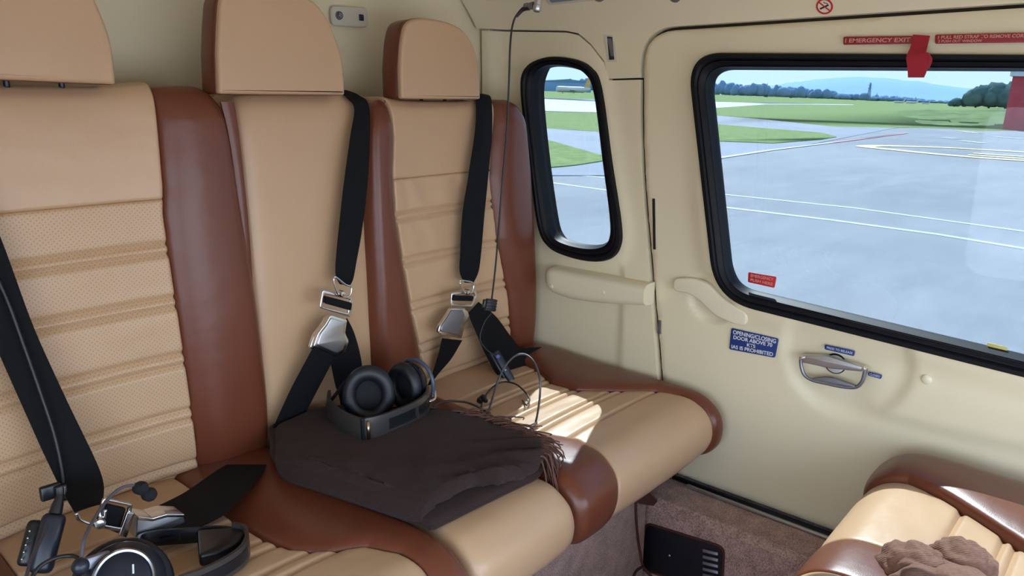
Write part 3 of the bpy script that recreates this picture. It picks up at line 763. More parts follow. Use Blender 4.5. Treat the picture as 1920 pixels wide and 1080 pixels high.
lathe('pin', [(0, .010), (.008, .009), (.011, .004), (.011, -.012), (0, -.012)], frame_at(B(187, 981, y=yl - .02), (-.3, -1, .2)), M_CHROME, bt, 20)
bm = bmesh.new(); tube_bm(bm, catmull([B(a, b, y=yl - .005) for a, b in [(143, 962), (150, 975), (170, 982), (190, 985), (198, 955)]], 6), .0035, 8); from_bm('triangle_link', bm, M_CHROME, bt)

# ================================================================== BLANKETS
def pillow(name, outline, z0, z1, r, mt, parent, amp=.003, freq=9, seed=0, zf=None, **k):
    lp = catmull([(p[0], p[1], 0) for p in outline], 10, True); c = sum(lp, V((0, 0, 0))) / len(lp)
    bm = bmesh.new(); N = len(lp)
    def ring(shr, z, top):
        out = []
        for p in lp:
            d = (p - c); q = c + d * (1 - shr / max(d.length, .01)) if shr < .05 else c + d * (1 - shr)
            zz = z + (amp * (noise.noise(V((q.x * freq, q.y * freq, seed))) + .5 * noise.noise(V((q.x * freq * 2.7, q.y * freq * 2.7, seed + 9)))) if top else 0)
            if zf: zz += zf(q.x, q.y)
            out.append(bm.verts.new((q.x, q.y, zz)))
        return out
    rings = []
    h = z1 - z0; r = min(r, h / 2)
    rings.append(ring(.95, z0, 0)); rings.append(ring(.5, z0, 0))
    for a in range(5): t = a / 4 * PI / 2; rings.append(ring(r * (1 - math.sin(t)), z0 + r * (1 - math.cos(t)), 0))
    for a in range(5): t = a / 4 * PI / 2; rings.append(ring(r * (1 - math.cos(t)), z1 - r + r * math.sin(t), a > 1))
    for s in (.06, .12, .18, .25, .33, .42, .52, .62, .72, .82, .92, .97): rings.append(ring(s, z1, 1))
    for a, b in zip(rings, rings[1:]):
        for i in range(N): bm.faces.new((a[i - 1], a[i], b[i], b[i - 1]))
    bm.faces.new(rings[0]); bm.faces.new(rings[-1])
    return from_bm(name, bm, mt, parent, True, **k)
bl = thing('folded_blanket', 'dark brown fringed wool blanket folded on the middle seat cushion', 'blanket', (1.1, 1.35, .35))
base = [tuple(p)[:2] for p in rpoly([(.95, 1.70, 0), (1.12, 1.705, 0), (1.215, 1.60, 0), (1.33, 1.46, 0), (1.375, 1.34, 0), (1.385, 1.22, 0), (1.37, 1.11, 0), (1.30, 1.055, 0), (1.12, 1.068, 0), (.948, 1.078, 0), (.895, 1.33, 0), (.85, 1.53, 0), (.93, 1.66, 0)],
        [.03, .05, .08, .1, .08, .08, .05, .05, .1, .016, .1, .05, .05], 8)]
def ridges(x, y):
    a = (x * .55 + y * .83); f = sstep(1.32, 1.05, y) * sstep(.93, 1.15, x)
    return f * (.008 * math.sin(a * 80 + 3 * noise.noise(V((x * 5, y * 5, 0)))) + .003 * math.sin(a * 210 + x * 30))
droop = lambda x, y: -.006 * sstep(1.12, 1.04, y) - .014 * sstep(1.30, 1.40, x)
pillow('lower_fold', base, .352, .380, .014, M_WOOL, bl, seed=1, zf=droop)
pillow('upper_fold', [(x + (.010 if y < 1.14 and x < 1.0 else 0), y + (.034 if y < 1.14 and x < 1.12 else -.004 if y < 1.14 and x < 1.33 else 0)) for x, y in base], .382, .418, .017, M_WOOL, bl, amp=.012, freq=6, seed=2, zf=lambda x, y: droop(x, y) + ridges(x, y))
pillow('inner_fold', [(lerp(x, 1.12, .06), y + .05) for x, y in base], .368, .398, .012, M_WOOL, bl, seed=4, zf=droop)
tube('side_roll', [(.955, 1.63, .384), (.885, 1.52, .384), (.905, 1.40, .385), (.928, 1.29, .385), (.948, 1.19, .384), (.966, 1.108, .383)], lambda s_: .033 - .006 * abs(2 * s_ - 1) ** 4, M_WOOL, bl, seg=20)
# fringe
bm = bmesh.new(); rnd = random.Random(3)
edge = catmull([(1.335, 1.40, .412), (1.36, 1.31, .408), (1.365, 1.23, .404), (1.358, 1.17, .402), (1.345, 1.12, .402), (1.325, 1.085, .400), (1.295, 1.07, .400)], 10)
nt_ = 74
for i in range(nt_):
    t = i / (nt_ - 1); p = edge[min(int(t * (len(edge) - 1)), len(edge) - 1)].copy() + V((rnd.uniform(-.012, .01), rnd.uniform(-.01, .01), .004))
    front = sstep(.62, .88, t)
    d = V((.55 - .1 * front, -.80, 0)).normalized(); d.rotate(Matrix.Rotation(rnd.uniform(-.55, .55), 3, 'Z'))
    L = rnd.uniform(.05, .08) * (1 - .45 * front)
    drop = lerp(rnd.uniform(.006, .022), rnd.uniform(.11, .17), front)
    pts = [p - d * .01, p + d * L * .4 + V((0, 0, .004)), p + d * L * .8 + V((rnd.uniform(-.008, .008), 0, -drop * .3)), p + d * L + V((rnd.uniform(-.008, .008), rnd.uniform(-.006, .004), -drop * .7)), p + d * L * (1 - .1 * front) + V((rnd.uniform(-.01, .01), rnd.uniform(-.006, .004), -drop))]
    tube_bm(bm, catmull(pts, 4), lambda s: .0024 * (1.1 - .5 * s), 5)
from_bm('fringe', bm, M_WOOL2, bl, kind='stuff')
# second blanket on the facing seat
b2 = thing('crumpled_blanket', 'light brown wool blanket bunched on the facing seat, bottom edge of photo', 'blanket', (1.40, .28, .35))
bm = bmesh.new(); F = []
for (cx_, cy_, cz_, rx, ry, rz) in ((1.50, .270, .345, .055, .065, .055), (1.575, .205, .345, .055, .06, .055), (1.44, .19, .340, .12, .11, .055)):
    r = bmesh.ops.create_icosphere(bm, subdivisions=5, radius=1)
    for v in r['verts']:
        n_ = v.co.copy(); k = 1 + .28 * abs(noise.noise(n_ * 1.8 + V((cx_ * 9, 0, 0)))) + .07 * noise.noise(n_ * 4) + .02 * noise.noise(n_ * 9)
        v.co = V((cx_ + n_.x * rx * k, cy_ + n_.y * ry * k, cz_ + n_.z * rz * k))
from_bm('bunched_cloth', bm, M_WOOL3, b2)

# ================================================================== HEADSETS
def ear_cup(parent, c, axis, r, depth, padmat=M_PAD, ring=None, flip=1):
    """cup whose pad faces +axis"""
    M = frame_at(c, axis, (0, 0, 1))
    cup = lathe('ear_cup', [(0, -depth * .62), (r * .55, -depth * .62), (r * .78, -depth * .5), (r * .88, -depth * .3), (r * .90, -.004), (r * .6, .0), (0, .0)], M, M_BLACK, parent, 48, sx=1.12, sy=.95)
    pr = r * .26; R = r - pr
    pts = [(R + pr * math.cos(a) * 1.0, depth * .24 + math.sin(a) * depth * .30) for a in [2 * PI * i / 20 for i in range(21)]]
    lathe('ear_pad', pts, M, padmat, cup, 48, sx=1.12, sy=.95)
    lathe('driver_cover', [(0, .006), (R * .9, .006), (R * .98, .001)], M, M_BLACKM, cup, 32, sx=1.12, sy=.95)
    if ring:
        lathe('trim_ring', [(r * .74, -depth * .53), (r * .70, -depth * .60), (r * .66, -depth * .64), (r * .62, -depth * .61)], M, ring, cup, 48, sx=1.12, sy=.95)
    return cup
def band(name, path, h, thick, mt, parent, axis=V((0, 0, 1)), slot=None, tilt=0):
    """flat strip standing on edge along a path; slot=(from,to) leaves an open window"""
    P = catmull(path, 10); n = len(P)
    def solid(i0, i1, lo, hi, nm, m_, tk=thick, out=0):
        F = []; Bk = []
        for k_ in range(5):
            q = lo + (hi - lo) * k_ / 4; fr = []; br = []
            for i in range(i0, i1 + 1):
                t = (P[min(i + 1, n - 1)] - P[max(i - 1, 0)]).normalized(); nn = t.cross(axis).normalized()
                bulge = .25 * tk * (1 - (2 * (q / h) - 1) ** 2)
                fr.append(P[i] + axis * q + nn * (tk / 2 + out + bulge)); br.append(P[i] + axis * q - nn * (tk / 2 - out))
            F.append(fr); Bk.append(br)
        return grid_solid(nm, F, Bk, m_, parent)
    if not slot: return solid(0, n - 1, 0, h, name, mt)
    a, b = int(slot[0] * (n - 1)), int(slot[1] * (n - 1))
    root = solid(0, n - 1, 0, h * .24, name, mt); solid(0, n - 1, h * .74, h, name, mt)
    solid(0, a, h * .24, h * .74, name, mt); solid(b, n - 1, h * .24, h * .74, name, mt)
    mid_ = (a + b) // 2; solid(mid_, mid_ + 1, h * .24, h * .74, 'band_rib', mt)
    solid(a, b, h * .24, h * .74, 'band_lining', M_BLACK, thick * .4, -thick * .5)
    return root
hs = thing('headset', 'black aviation headset lying on the dark brown blanket', 'headset', (1.16, 1.52, .41), 'two headsets')
z0 = .412; HS1 = hs
band('headband', [(1.105, 1.665, z0 + .004), (1.072, 1.62, z0 + .002), (1.050, 1.54, z0), (1.052, 1.462, z0), (1.075, 1.440, z0), (1.12, 1.432, z0), (1.18, 1.432, z0), (1.235, 1.440, z0), (1.285, 1.462, z0 + .004), (1.308, 1.50, z0 + .01), (1.315, 1.55, z0 + .02)],
     .060, .008, M_BAND, hs, slot=(.50, .84))
bm = bmesh.new(); tube_bm(bm, [(1.060, 1.435, z0 + .006), (1.060, 1.435, z0 + .054)], .0045, 10); from_bm('hinge_pin', bm, mat('brass_pin', (.45, .30, .20), .3, metal=1), hs)
plate('hinge_plate', rpoly([(1.048, z0 - .001), (1.073, z0 - .001), (1.073, z0 + .061), (1.048, z0 + .061)], .003), backframe(1.444), .008, .002, M_BLACK, hs)
ear_cup(hs, V((1.152, 1.550, z0 + .070)), (-.60, -.78, .10), .074, .055)
c2 = ear_cup(hs, V((1.272, 1.530, z0 + .066)), (-1, -.12, .02), .062, .06, ring=M_GUN)
bm = bmesh.new(); M = frame_at((1.302, 1.528, z0 + .066), (-1, -.12, .02), (0, 0, 1))
tube_bm(bm, [M @ V((.066 * math.cos(a), .064 * math.sin(a), 0)) for a in [PI * (-.62) + PI * 1.25 * i / 24 for i in range(25)]], lambda s: .0055, 8)
from_bm('yoke', bm, mat('blue_grey_plastic', (.06, .08, .13), .3), hs)
bm = bmesh.new(); tube_bm(bm, catmull([M @ V((-.03, -.06, 0)), V((1.318, 1.47, z0 + .05)), V((1.305, 1.455, z0 + .035)), V((1.28, 1.45, z0 + .035))], 6), .004, 8); from_bm('yoke_arm', bm, M_CHROME, hs)
bm = bmesh.new(); tube_bm(bm, catmull([(1.085, 1.65, z0 + .03), (1.10, 1.63, z0 + .06), (1.11, 1.60, z0 + .10), (1.13, 1.58, z0 + .12)], 6), .005, 8); from_bm('yoke', bm, M_BLACK, hs)

# headset in the left foreground
hs = thing('headset', 'black headset with boom microphone on the nearest seat, bottom left', 'headset', (.47, 1.42, .36), 'two headsets')
CUPC = B(232, 1092, z=.43)
ax_ = (CAM - CUPC).normalized(); ax_ = (ax_ + V((.05, -.1, .35))).normalized()
M = frame_at(CUPC, ax_, UP)
cup = lathe('ear_cup', [(0, .020), (.024, .019), (.040, .015), (.046, .008), (.052, .000), (.066, -.010), (.072, -.03), (.068, -.05), (0, -.052)], M, M_NAVYPL, hs, 56, sx=1.1, sy=1)
lathe('trim_ring', [(.0445, .006), (.0450, .013), (.0480, .015), (.0515, .011), (.0525, .002)], M, M_STEEL, cup, 56, sx=1.1, sy=1)
lathe('ear_pad', [(.055 + .026 * math.cos(a), -.058 + .020 * math.sin(a)) for a in [2 * PI * i / 20 for i in range(21)]], M, M_PAD, cup, 48, sx=1.15, sy=1.08)
bm = bmesh.new(); tube_bm(bm, [M @ V((.045 * t, .004 * t - .004, .0205 - .012 * t * t)) for t in [i / 8 for i in range(9)]], .0007, 6); from_bm('groove', bm, M_INK, cup)
# white letter fragment on the shell
plate('mark', [(-.004, .0), (-.001, .0), (-.001, .016), (-.004, .016)], M @ Matrix.Translation((.024, -.012, .0195)) @ Matrix.Rotation(PI / 2, 4, 'Z'), .001, 0, M_WHITE, cup)
def onz(pts): return [B(a, b, z=c) for a, b, c in pts]
# flattened headband loop, lying on the seat
up_t = V((0, 0, 1))
band('headband', onz([(262, 1046, .38), (268, 1030, .375), (300, 1022, .37), (350, 1018, .365), (405, 1014, .36), (440, 1016, .36)]), .034, .006, M_BLACK, hs, slot=(.35, .75))
band('headband', onz([(440, 1016, .36), (462, 1022, .36), (466, 1040, .36), (455, 1062, .36), (425, 1084, .36), (385, 1104, .36), (340, 1120, .36)]), .045, .007, M_BAND, hs, slot=(.42, .92))
plate('band_cushion', [tuple(p)[:2] for p in rpoly([(*p, 0) for p in onflat([(368, 992), (452, 986), (464, 996), (448, 1015), (412, 1034), (372, 1042)], .395)], .01, 4)], flatframe(.396), .03, .008, M_BLACK, hs)
rbox('band_slider', frame_at(B(298, 1052, z=.39), UP, RT), .03, .012, .03, .003, M_GUN, hs)
tube('microphone_boom', [B(152, 1052, y=1.30), B(157, 1015, y=1.32), B(170, 985, y=1.36), B(195, 945, y=1.42), B(222, 918, y=1.45), B(245, 910, y=1.46), B(262, 912, y=1.46)], .0032, mat('grey_boom', (.10, .095, .12), .4), hs)
mk = thing('microphone', None, None, wloc(hs)); mk.parent = hs; mk.location = (0, 0, 0)
bpy.data.objects.remove(mk)
lathe('microphone', [(0, .014), (.008, .013), (.013, .007), (.014, 0), (.012, -.010), (0, -.014)], frame_at(B(264, 915, y=1.455), (.3, -1, .3)), M_BLACKM, hs, 24)
lathe('microphone', [(0, .015), (.009, .013), (.0135, .006), (.0145, 0), (.012, -.010), (0, -.013)], frame_at(B(280, 927, y=1.45), (.3, -1, .3)), M_BLACKM, hs, 24)
lathe('boom_knob', [(0, .012), (.008, .011), (.013, .006), (.014, -.002), (.012, -.014), (0, -.015)], frame_at(B(151, 1062, y=1.29), (-.2, -1, .3)), M_NAVYPL, hs, 28)
rbox('boom_bracket', frame_at(B(178, 1052, y=1.32), (0, -1, .3), (1, 0, -.1)), .05, .022, .012, .003, M_GUN, hs)

# intercom boxes and cords
ib = thing('intercom_box', 'navy-black inline control box with cord at bottom left of nearest seat', 'control box', B(90, 1000, y=1.50), 'two inline intercom boxes')
P0, P1 = B(104, 962, y=1.52), B(74, 1075, y=1.49)
dv = (P1 - P0); M = frame_at((P0 + P1) / 2, (CAM - P0), dv)
rbox('housing', M, dv.length, .042, .030, .012, M_NAVYPL, ib)
lathe('strain_relief', [(0, .0), (.012, 0), (.010, .018), (.006, .034), (0, .034)], frame_at(P0 - dv * .0, -dv), M_WIRE, ib, 20)
P2, P3 = B(70, 975, y=1.56), B(46, 1062, y=1.53)
dv2 = P3 - P2; rbox('side_panel', frame_at((P2 + P3) / 2, (CAM - P2), dv2), dv2.length, .030, .024, .009, M_BLACK, ib)
bm = bmesh.new()
for q in (.2, .35, .5, .65, .8):
    r = bmesh.ops.create_icosphere(bm, subdivisions=2, radius=.0025); c_ = P2.lerp(P3, q) + V((-.012, -.016, .008))
    bmesh.ops.translate(bm, verts=r['verts'], vec=c_)
from_bm('screws', bm, M_CHROME, ib, kind='stuff')
tube('cord', [B(-30, 470, y=1.700), B(12, 560, y=1.682), B(45, 650, y=1.665), B(75, 735, y=1.65), B(100, 810, y=1.632), B(115, 875, y=1.61), B(118, 915, y=1.59), B(108, 950, y=1.57)], .0036, M_WIRE, ib)
tube('cord', [B(88, 985, y=1.47), B(78, 1010, y=1.43), B(60, 1045, y=1.38), B(48, 1085, y=1.33)], .003, mat('grey_cable', (.06, .06, .075), .4), ib)
tube('cord', [B(55, 1090, y=1.33), B(75, 1062, y=1.34), B(105, 1046, y=1.34), B(135, 1042, y=1.33), B(152, 1050, y=1.31)], .0035, M_WIRE, ib)
cl_ = thing('cord_clip', 'black plastic clip holding cord on the nearest belt', 'clip', B(105, 925, y=1.58))
rbox('clip_body', frame_at(B(95, 922, y=1.585), (0, -1, .15), (1, 0, -.05)), .038, .030, .014, .004, M_BLACK, cl_)
rbox('clip_jaw', frame_at(B(115, 924, y=1.575), (0, -1, .15), (1, 0, -.05)), .022, .034, .016, .004, M_BLACK, cl_)
plate('clip_spring', rpoly(onback([(121, 914), (124, 914), (125, 936), (122, 936)], 1.56), .001), backframe(1.562), .003, .0005, M_CHROME, cl_)

# right seat: hanging coiled lead, clip, intercom box, loops on the cushion
ld = thing('headset_lead', 'thin black lead hanging from the ceiling socket past the far seat', 'lead', B(935, 500, y=1.55))
up_pts = [B(992, 14, x=1.78), B(975, 22, x=1.77), B(963, 40, x=1.76), B(957, 80, x=1.75), B(954, 160, x=1.75), B(950, 250, y=1.585), B(942, 340, y=1.59), B(935, 430, y=1.60), B(929, 500, y=1.61), B(922, 562, y=1.62)]
tube('lead', up_pts, .0030, M_WIRE, ld)
rA, rB = up_pts[0], up_pts[2]
tube('strain_relief', [rA, B(980, 18, x=1.775), B(968, 31, x=1.765)], lambda s: .0085 - .004 * s, M_WIRE, ld)
M = frame_at(B(994, 11, x=1.78), (B(1006, 12, x=1.78) - B(982, 14, x=1.78)), (0, 0, 1))
lathe('plug_collar', [(0, -.02), (.009, -.02), (.010, -.012), (.009, -.010), (.009, .004), (.011, .006), (.011, .016), (0, .016)], M, M_GUN, ld, 24)
lathe('plug_elbow', [(0, -.018), (.009, -.018), (.013, -.013), (.013, -.002), (.011, 0), (.012, .03), (0, .03)], frame_at(B(1008, 10, x=1.78), (.25, 0, 1)), M_STEEL, ld, 28)
ck = thing('cord_clip', 'ribbed black clip hanging on the thin lead beside the far buckle', 'clip', B(920, 573, y=1.60))
M = frame_at(B(920, 572, y=1.605), (-.3, -1, .1), (1, -.1, -.25))
rbox('clip_body', M, .038, .040, .014, .003, M_WIRE, ck)
for q in (-.013, -.003, .007, .016): rbox('rib', M @ Matrix.Translation((0, q, .008)), .036, .004, .006, .0015, M_BLACK, ck)
rbox('clip_jaw', M @ Matrix.Translation((-.020, .002, -.004)), .014, .028, .012, .003, M_BLACK, ck)
ib = thing('intercom_box', 'slim navy-black inline control box on the far lap belt', 'control box', B(955, 710, y=1.56), 'two inline intercom boxes')
P0, P1 = B(930, 662, y=1.60), B(975, 742, y=1.56)
dv = P1 - P0; M = frame_at((P0 + P1) / 2, (CAM - P0), dv)
rbox('housing', M, dv.length, .027, .022, .008, M_NAVYPL, ib)
rbox('lower_shell', M @ Matrix.Translation((-.002, .004 if False else -.010, -.010)), dv.length * 1.0, .026, .016, .006, M_BLACK, ib)
lathe('volume_knob', [(0, .004), (.006, .004), (.008, .001), (.008, -.004), (0, -.004)], M @ Matrix.Translation((-dv.length * .38, 0, .013)), mat('blue_knob', (.05, .08, .3), .3), ib, 20)
for q in (-.1, .12, .3):
    lathe('button', [(0, .003), (.003, .003), (.004, 0), (0, 0)], M @ Matrix.Translation((dv.length * q, 0, .011)), M_GUN, ib, 12)
tube('cord', [B(921, 588, y=1.64), B(908, 605, y=1.65), B(900, 635, y=1.65), B(912, 655, y=1.63), B(930, 668, y=1.61)], .002, M_WIRE, ib)
tube('cord', [B(970, 738, y=1.50), B(985, 758, z=.356), B(989, 757, z=.358), B(992, 745, z=.36), B(970, 722, z=.372), B(945, 716, z=.37), B(925, 725, z=.362), B(908, 745, z=.355), B(902, 765, z=.352), B(905, 780, z=.352)], .0026, M_WIRE, ib)
tube('cord', [B(905, 780, z=.352), B(915, 772, z=.355), B(930, 725, y=1.45), B(945, 690, y=1.44), B(965, 668, y=1.42), B(985, 665, y=1.40), B(1002, 680, y=1.36), B(1012, 710, y=1.33), B(1012, 745, y=1.29), B(1006, 785, z=.356), B(1000, 800, z=.354), B(990, 806, z=.356)], .0032, mat('dark_grey_cable', (.05, .045, .055), .4), ib)
hc = tube('cord', [B(812, 762, z=.425), B(830, 754, z=.42), B(850, 752, z=.42), B(880, 756, z=.39), B(905, 768, z=.36), B(925, 783, z=.358), B(948, 796, z=.400)], .0032, M_WIRE, HS1)
kn = thing('cord_knot', 'small black cord keeper on the far seat cushion', 'clip', B(905, 748, z=.355))
rbox('keeper_body', frame_at(B(903, 748, z=.366), (0, -.3, 1), (1, .3, 0)), .036, .018, .016, .004, M_BLACK, kn)
rbox('keeper_arm', frame_at(B(908, 748, z=.372), (0, -.3, 1), (.3, 1, 0)), .030, .012, .012, .003, M_BLACK, kn)

# ================================================================== WALL FITTINGS
def place_placard(name, px4, x, mt, txts, label, cat, tmat, r=.004, bold=.02):
    lp = onwall(px4, x); t = thing(name, label, cat, (x, -sum(p[0] for p in lp) / 4, min(p[1] for p in lp)))
    plate('plaque', [tuple(p)[:2] for p in rpoly([(*p, 0) for p in lp], r, 4)], wallframe(x), .002, .0004, mt, t)
    A, Bb, Cc, D = [V(p) for p in lp]         # tl, tr, br, bl
    for body, u0, u1, v0, v1 in txts:
        def P(u, v): return (A.lerp(Bb, u)).lerp(D.lerp(Cc, u), v)
        c = P((u0 + u1) / 2, (v0 + v1) / 2); xd = P(u1, (v0 + v1) / 2) - P(u0, (v0 + v1) / 2); yd = P((u0 + u1) / 2, v0) - P((u0 + u1) / 2, v1)
        ang = math.atan2(xd.y, xd.x)
        fr = wallframe(x - .0006) @ Matrix.Translation((c.x, c.y, 0)) @ Matrix.Rotation(ang, 4, 'Z')
        text_mesh('lettering', body, fr, xd.length, yd.length, tmat, t, bold=bold)
    return t
zx = W - .014
place_placard('exit_placard', [(1581, 69), (1722, 67), (1722, 82), (1581, 84)], zx, M_RED, [('I EMERGENCY EXIT I', .03, .95, .22, .75)], 'red placard reading EMERGENCY EXIT above the door window', 'sign', M_PINK)
place_placard('strap_placard', [(1753, 65), (1975, 60), (1975, 79), (1753, 82)], zx, M_RED, [('1 PULL RED STRAP TO REMOVE CORD', .03, .80, .12, .48), ('2 PUSH OUT WINDOW', .03, .42, .60, .88)], 'red placard with two lines of strap instructions, right of the red strap', 'sign', M_PINK)
xg = WI + .002
place_placard('push_sticker', [(1403, 510), (1456, 519), (1452, 540), (1402, 529)], xg, M_REDS, [('EMERGENCY', .10, .92, .14, .42), ('PUSH HERE', .10, .92, .56, .84)], 'small red sticker in the lower corner of the door window', 'sticker', M_PINK, r=.005)
xd_ = W - .0125
place_placard('speed_placard', [(1371, 615), (1460, 635), (1453, 671), (1367, 655)], W - .006, M_BLUE, [('OPENING/CLOSING', .05, .96, .06, .26), ('DOOR ABOVE 70', .07, .90, .30, .48), ('KTS', .38, .56, .54, .70), ('IAS IS PROHIBITED', .05, .95, .75, .93)], 'blue placard on the door warning against opening above 70 KTS', 'sign', M_WHITE, r=.006)
place_placard('handle_placard', [(1546, 646), (1603, 658), (1601, 668), (1546, 655)], W - .002, M_BLUE, [('PRESS TO RELEASE', .08, .94, .28, .72)], 'tiny blue label above the door handle', 'sign', M_WHITE, r=.004, bold=0)
place_placard('lock_placard', [(1628, 697), (1654, 703), (1652, 711), (1627, 704)], W - .006, M_BLUE, [('CLOSED', .12, .88, .25, .75)], 'tiny blue label right of the door handle', 'sign', M_WHITE, r=.004, bold=0)
# red strap
st = thing('red_pull_strap', 'red webbing pull strap folded over the top of the door window frame', 'strap', B(1720, 140, x=W - .03))
ribbon('strap_web', [B(1712, 66, x=W - .022), B(1707, 90, x=W - .035), B(1700, 108, x=W - .045), B(1702, 125, x=W - .045), B(1703, 145, x=W - .040)],
       [B(1744, 68, x=W - .022), B(1739, 88, x=W - .035), B(1737, 100, x=W - .046), B(1740, 125, x=W - .045), B(1733, 145, x=W - .040)], M_REDW, st, thick=.003)
ribbon('strap_fold', [B(1733, 98, x=W - .034), B(1734, 112, x=W - .036), B(1735, 128, x=W - .036)], [B(1741, 100, x=W - .030), B(1748, 112, x=W - .030), B(1742, 128, x=W - .032)], M_REDW, st, thick=.003)
# no smoking sign on the cove
def on_cove(px, py, lift=.002):
    z = 1.5
    for _ in range(30):
        p = B(px, py, x=cove(z) - lift); z = p.z
    return p
NS = on_cove(1546, 12); dz = .01
tn = V((cove(NS.z + dz) - cove(NS.z - dz), 0, 2 * dz)).normalized(); nrm_c = V((0, -1, 0)).cross(tn); 
MN = Matrix((V((0, -1, 0)), tn, nrm_c)).transposed().to_4x4(); MN.translation = NS
ns = thing('no_smoking_sign', 'round red no smoking symbol above the door', 'sign', NS)
R_ = .0215
circ = lambda r, n=36: [(r * math.cos(2 * PI * i / n), r * math.sin(2 * PI * i / n)) for i in range(n)]
plate('disc', circ(R_ * .9), MN, .001, 0, M_CREAM2, ns)
plate('ring', [circ(R_), circ(R_ * .80)], MN @ Matrix.Translation((0, 0, .001)), .001, 0, M_REDS, ns)
plate('bar', [(-.55 * R_, .65 * R_), (-.65 * R_, .55 * R_), (.55 * R_, -.65 * R_), (.65 * R_, -.55 * R_)], MN @ Matrix.Translation((0, 0, .0012)), .001, 0, M_REDS, ns)
plate('cigarette', [(-.55 * R_, -.38 * R_), (.52 * R_, .05 * R_), (.46 * R_, .24 * R_), (-.60 * R_, -.18 * R_)], MN @ Matrix.Translation((0, 0, .0006)), .001, 0, M_INK, ns)
tube('smoke', [MN @ V((.45 * R_, .22 * R_, .001)), MN @ V((.3 * R_, .4 * R_, .001)), MN @ V((.1 * R_, .42 * R_, .001)), MN @ V((-.05 * R_, .6 * R_, .001))], .0009, M_INK, ns, seg=6)
# reading light console at the top edge
CN = on_cove(1078, -10, .004)
lc = thing('overhead_console', 'grey overhead light console cut off at the top edge of photo', 'console', CN)
def cove_pts(pts, lift): return [on_cove(a, b, lift) for a, b in pts]
def cove_frame(px, py, lift):
    p = on_cove(px, py, lift); t_ = V((cove(p.z + dz) - cove(p.z - dz), 0, 2 * dz)).normalized(); nn = V((0, -1, 0)).cross(t_)
    M_ = Matrix((V((0, -1, 0)), t_, nn)).transposed().to_4x4(); M_.translation = p; return M_
Mc = cove_frame(1085, -9, .004)
plate('bezel', rpoly([(-.135, -.022), (.115, -.022), (.115, .03), (-.135, .03)], .02), Mc @ Matrix.Translation((0, 0, .006)), .014, .005, M_LIGHTPL, lc)
plate('lens', rpoly([(-.115, -.012), (.04, -.012), (.04, .022), (-.115, .022)], .008), Mc @ Matrix.Translation((0, 0, .008)), .006, .002, mat('violet_grey_lens', (.25, .24, .33), .2), lc)
lathe('eyeball_vent', [(0, .012), (.012, .011), (.020, .006), (.022, .0), (.022, -.01)], Mc @ Matrix.Translation((.078, -.004, .006)), M_GUN, lc, 30)
o = lathe('map_light', [(0, .010), (.010, .009), (.017, .004), (.019, -.004)], cove_frame(1265, -6, .001), M_GUN, None, 28); tag(o, 'small round grey fitting cut off by the top edge above the door', 'light')
# narrow latch slot in the cove
t = thing('slot_latch', 'narrow grey recessed latch above the oval window', 'latch', B(1143, 90, x=W))
lp = onwall([(1131, 65), (1150, 66), (1158, 115), (1139, 116)], W - .003)
plate('bezel', [rpoly(lp, .002), [(lp[0][0] * .5 + p[0] * .5 if False else (sum(q[0] for q in lp) / 4) + (p[0] - sum(q[0] for q in lp) / 4) * .55, (sum(q[1] for q in lp) / 4) + (p[1] - sum(q[1] for q in lp) / 4) * .86) for p in lp]], wallframe(W - .003), .004, .001, M_LIGHTPL, t)
plate('recess', [((sum(q[0] for q in lp) / 4) + (p[0] - sum(q[0] for q in lp) / 4) * .6, (sum(q[1] for q in lp) / 4) + (p[1] - sum(q[1] for q in lp) / 4) * .9) for p in lp], wallframe(W - .0006), .003, 0, M_INK, t)
plate('slider', rpoly(onwall([(1138, 72), (1146, 72), (1152, 106), (1145, 106)], W - .002), .001), wallframe(W - .002), .004, .001, M_GUN, t)
# speaker / socket plate on the bulkhead
t = thing('socket_plate', 'oval ivory socket plate with round jack and dark switch on bulkhead', 'socket', B(655, 50, y=YB - .01))
yq = YB - .012
plate('face_plate', [tuple(p)[:2] for p in rpoly([(*p, 0) for p in onback([(621, 10), (689, 14), (691, 52), (623, 48)], yq)], .018, 6)], backframe(yq), .012, .004, M_LIGHTPL, t)
lathe('jack', [(0, -.002), (.004, .004), (.0055, .004), (.006, .0), (.010, .001), (.0115, .004), (.013, .0), (.013, -.01)], frame_at(B(636, 29, y=yq - .001), (0, -1, 0)), M_GUN, t, 28)
rbox('switch', backframe(yq - .002) @ Matrix.Translation((B(677, 33, y=yq).x, B(677, 33, y=yq).z, 0)), .017, .019, .006, .003, mat('dark_blue_switch', (.01, .012, .05), .3), t)
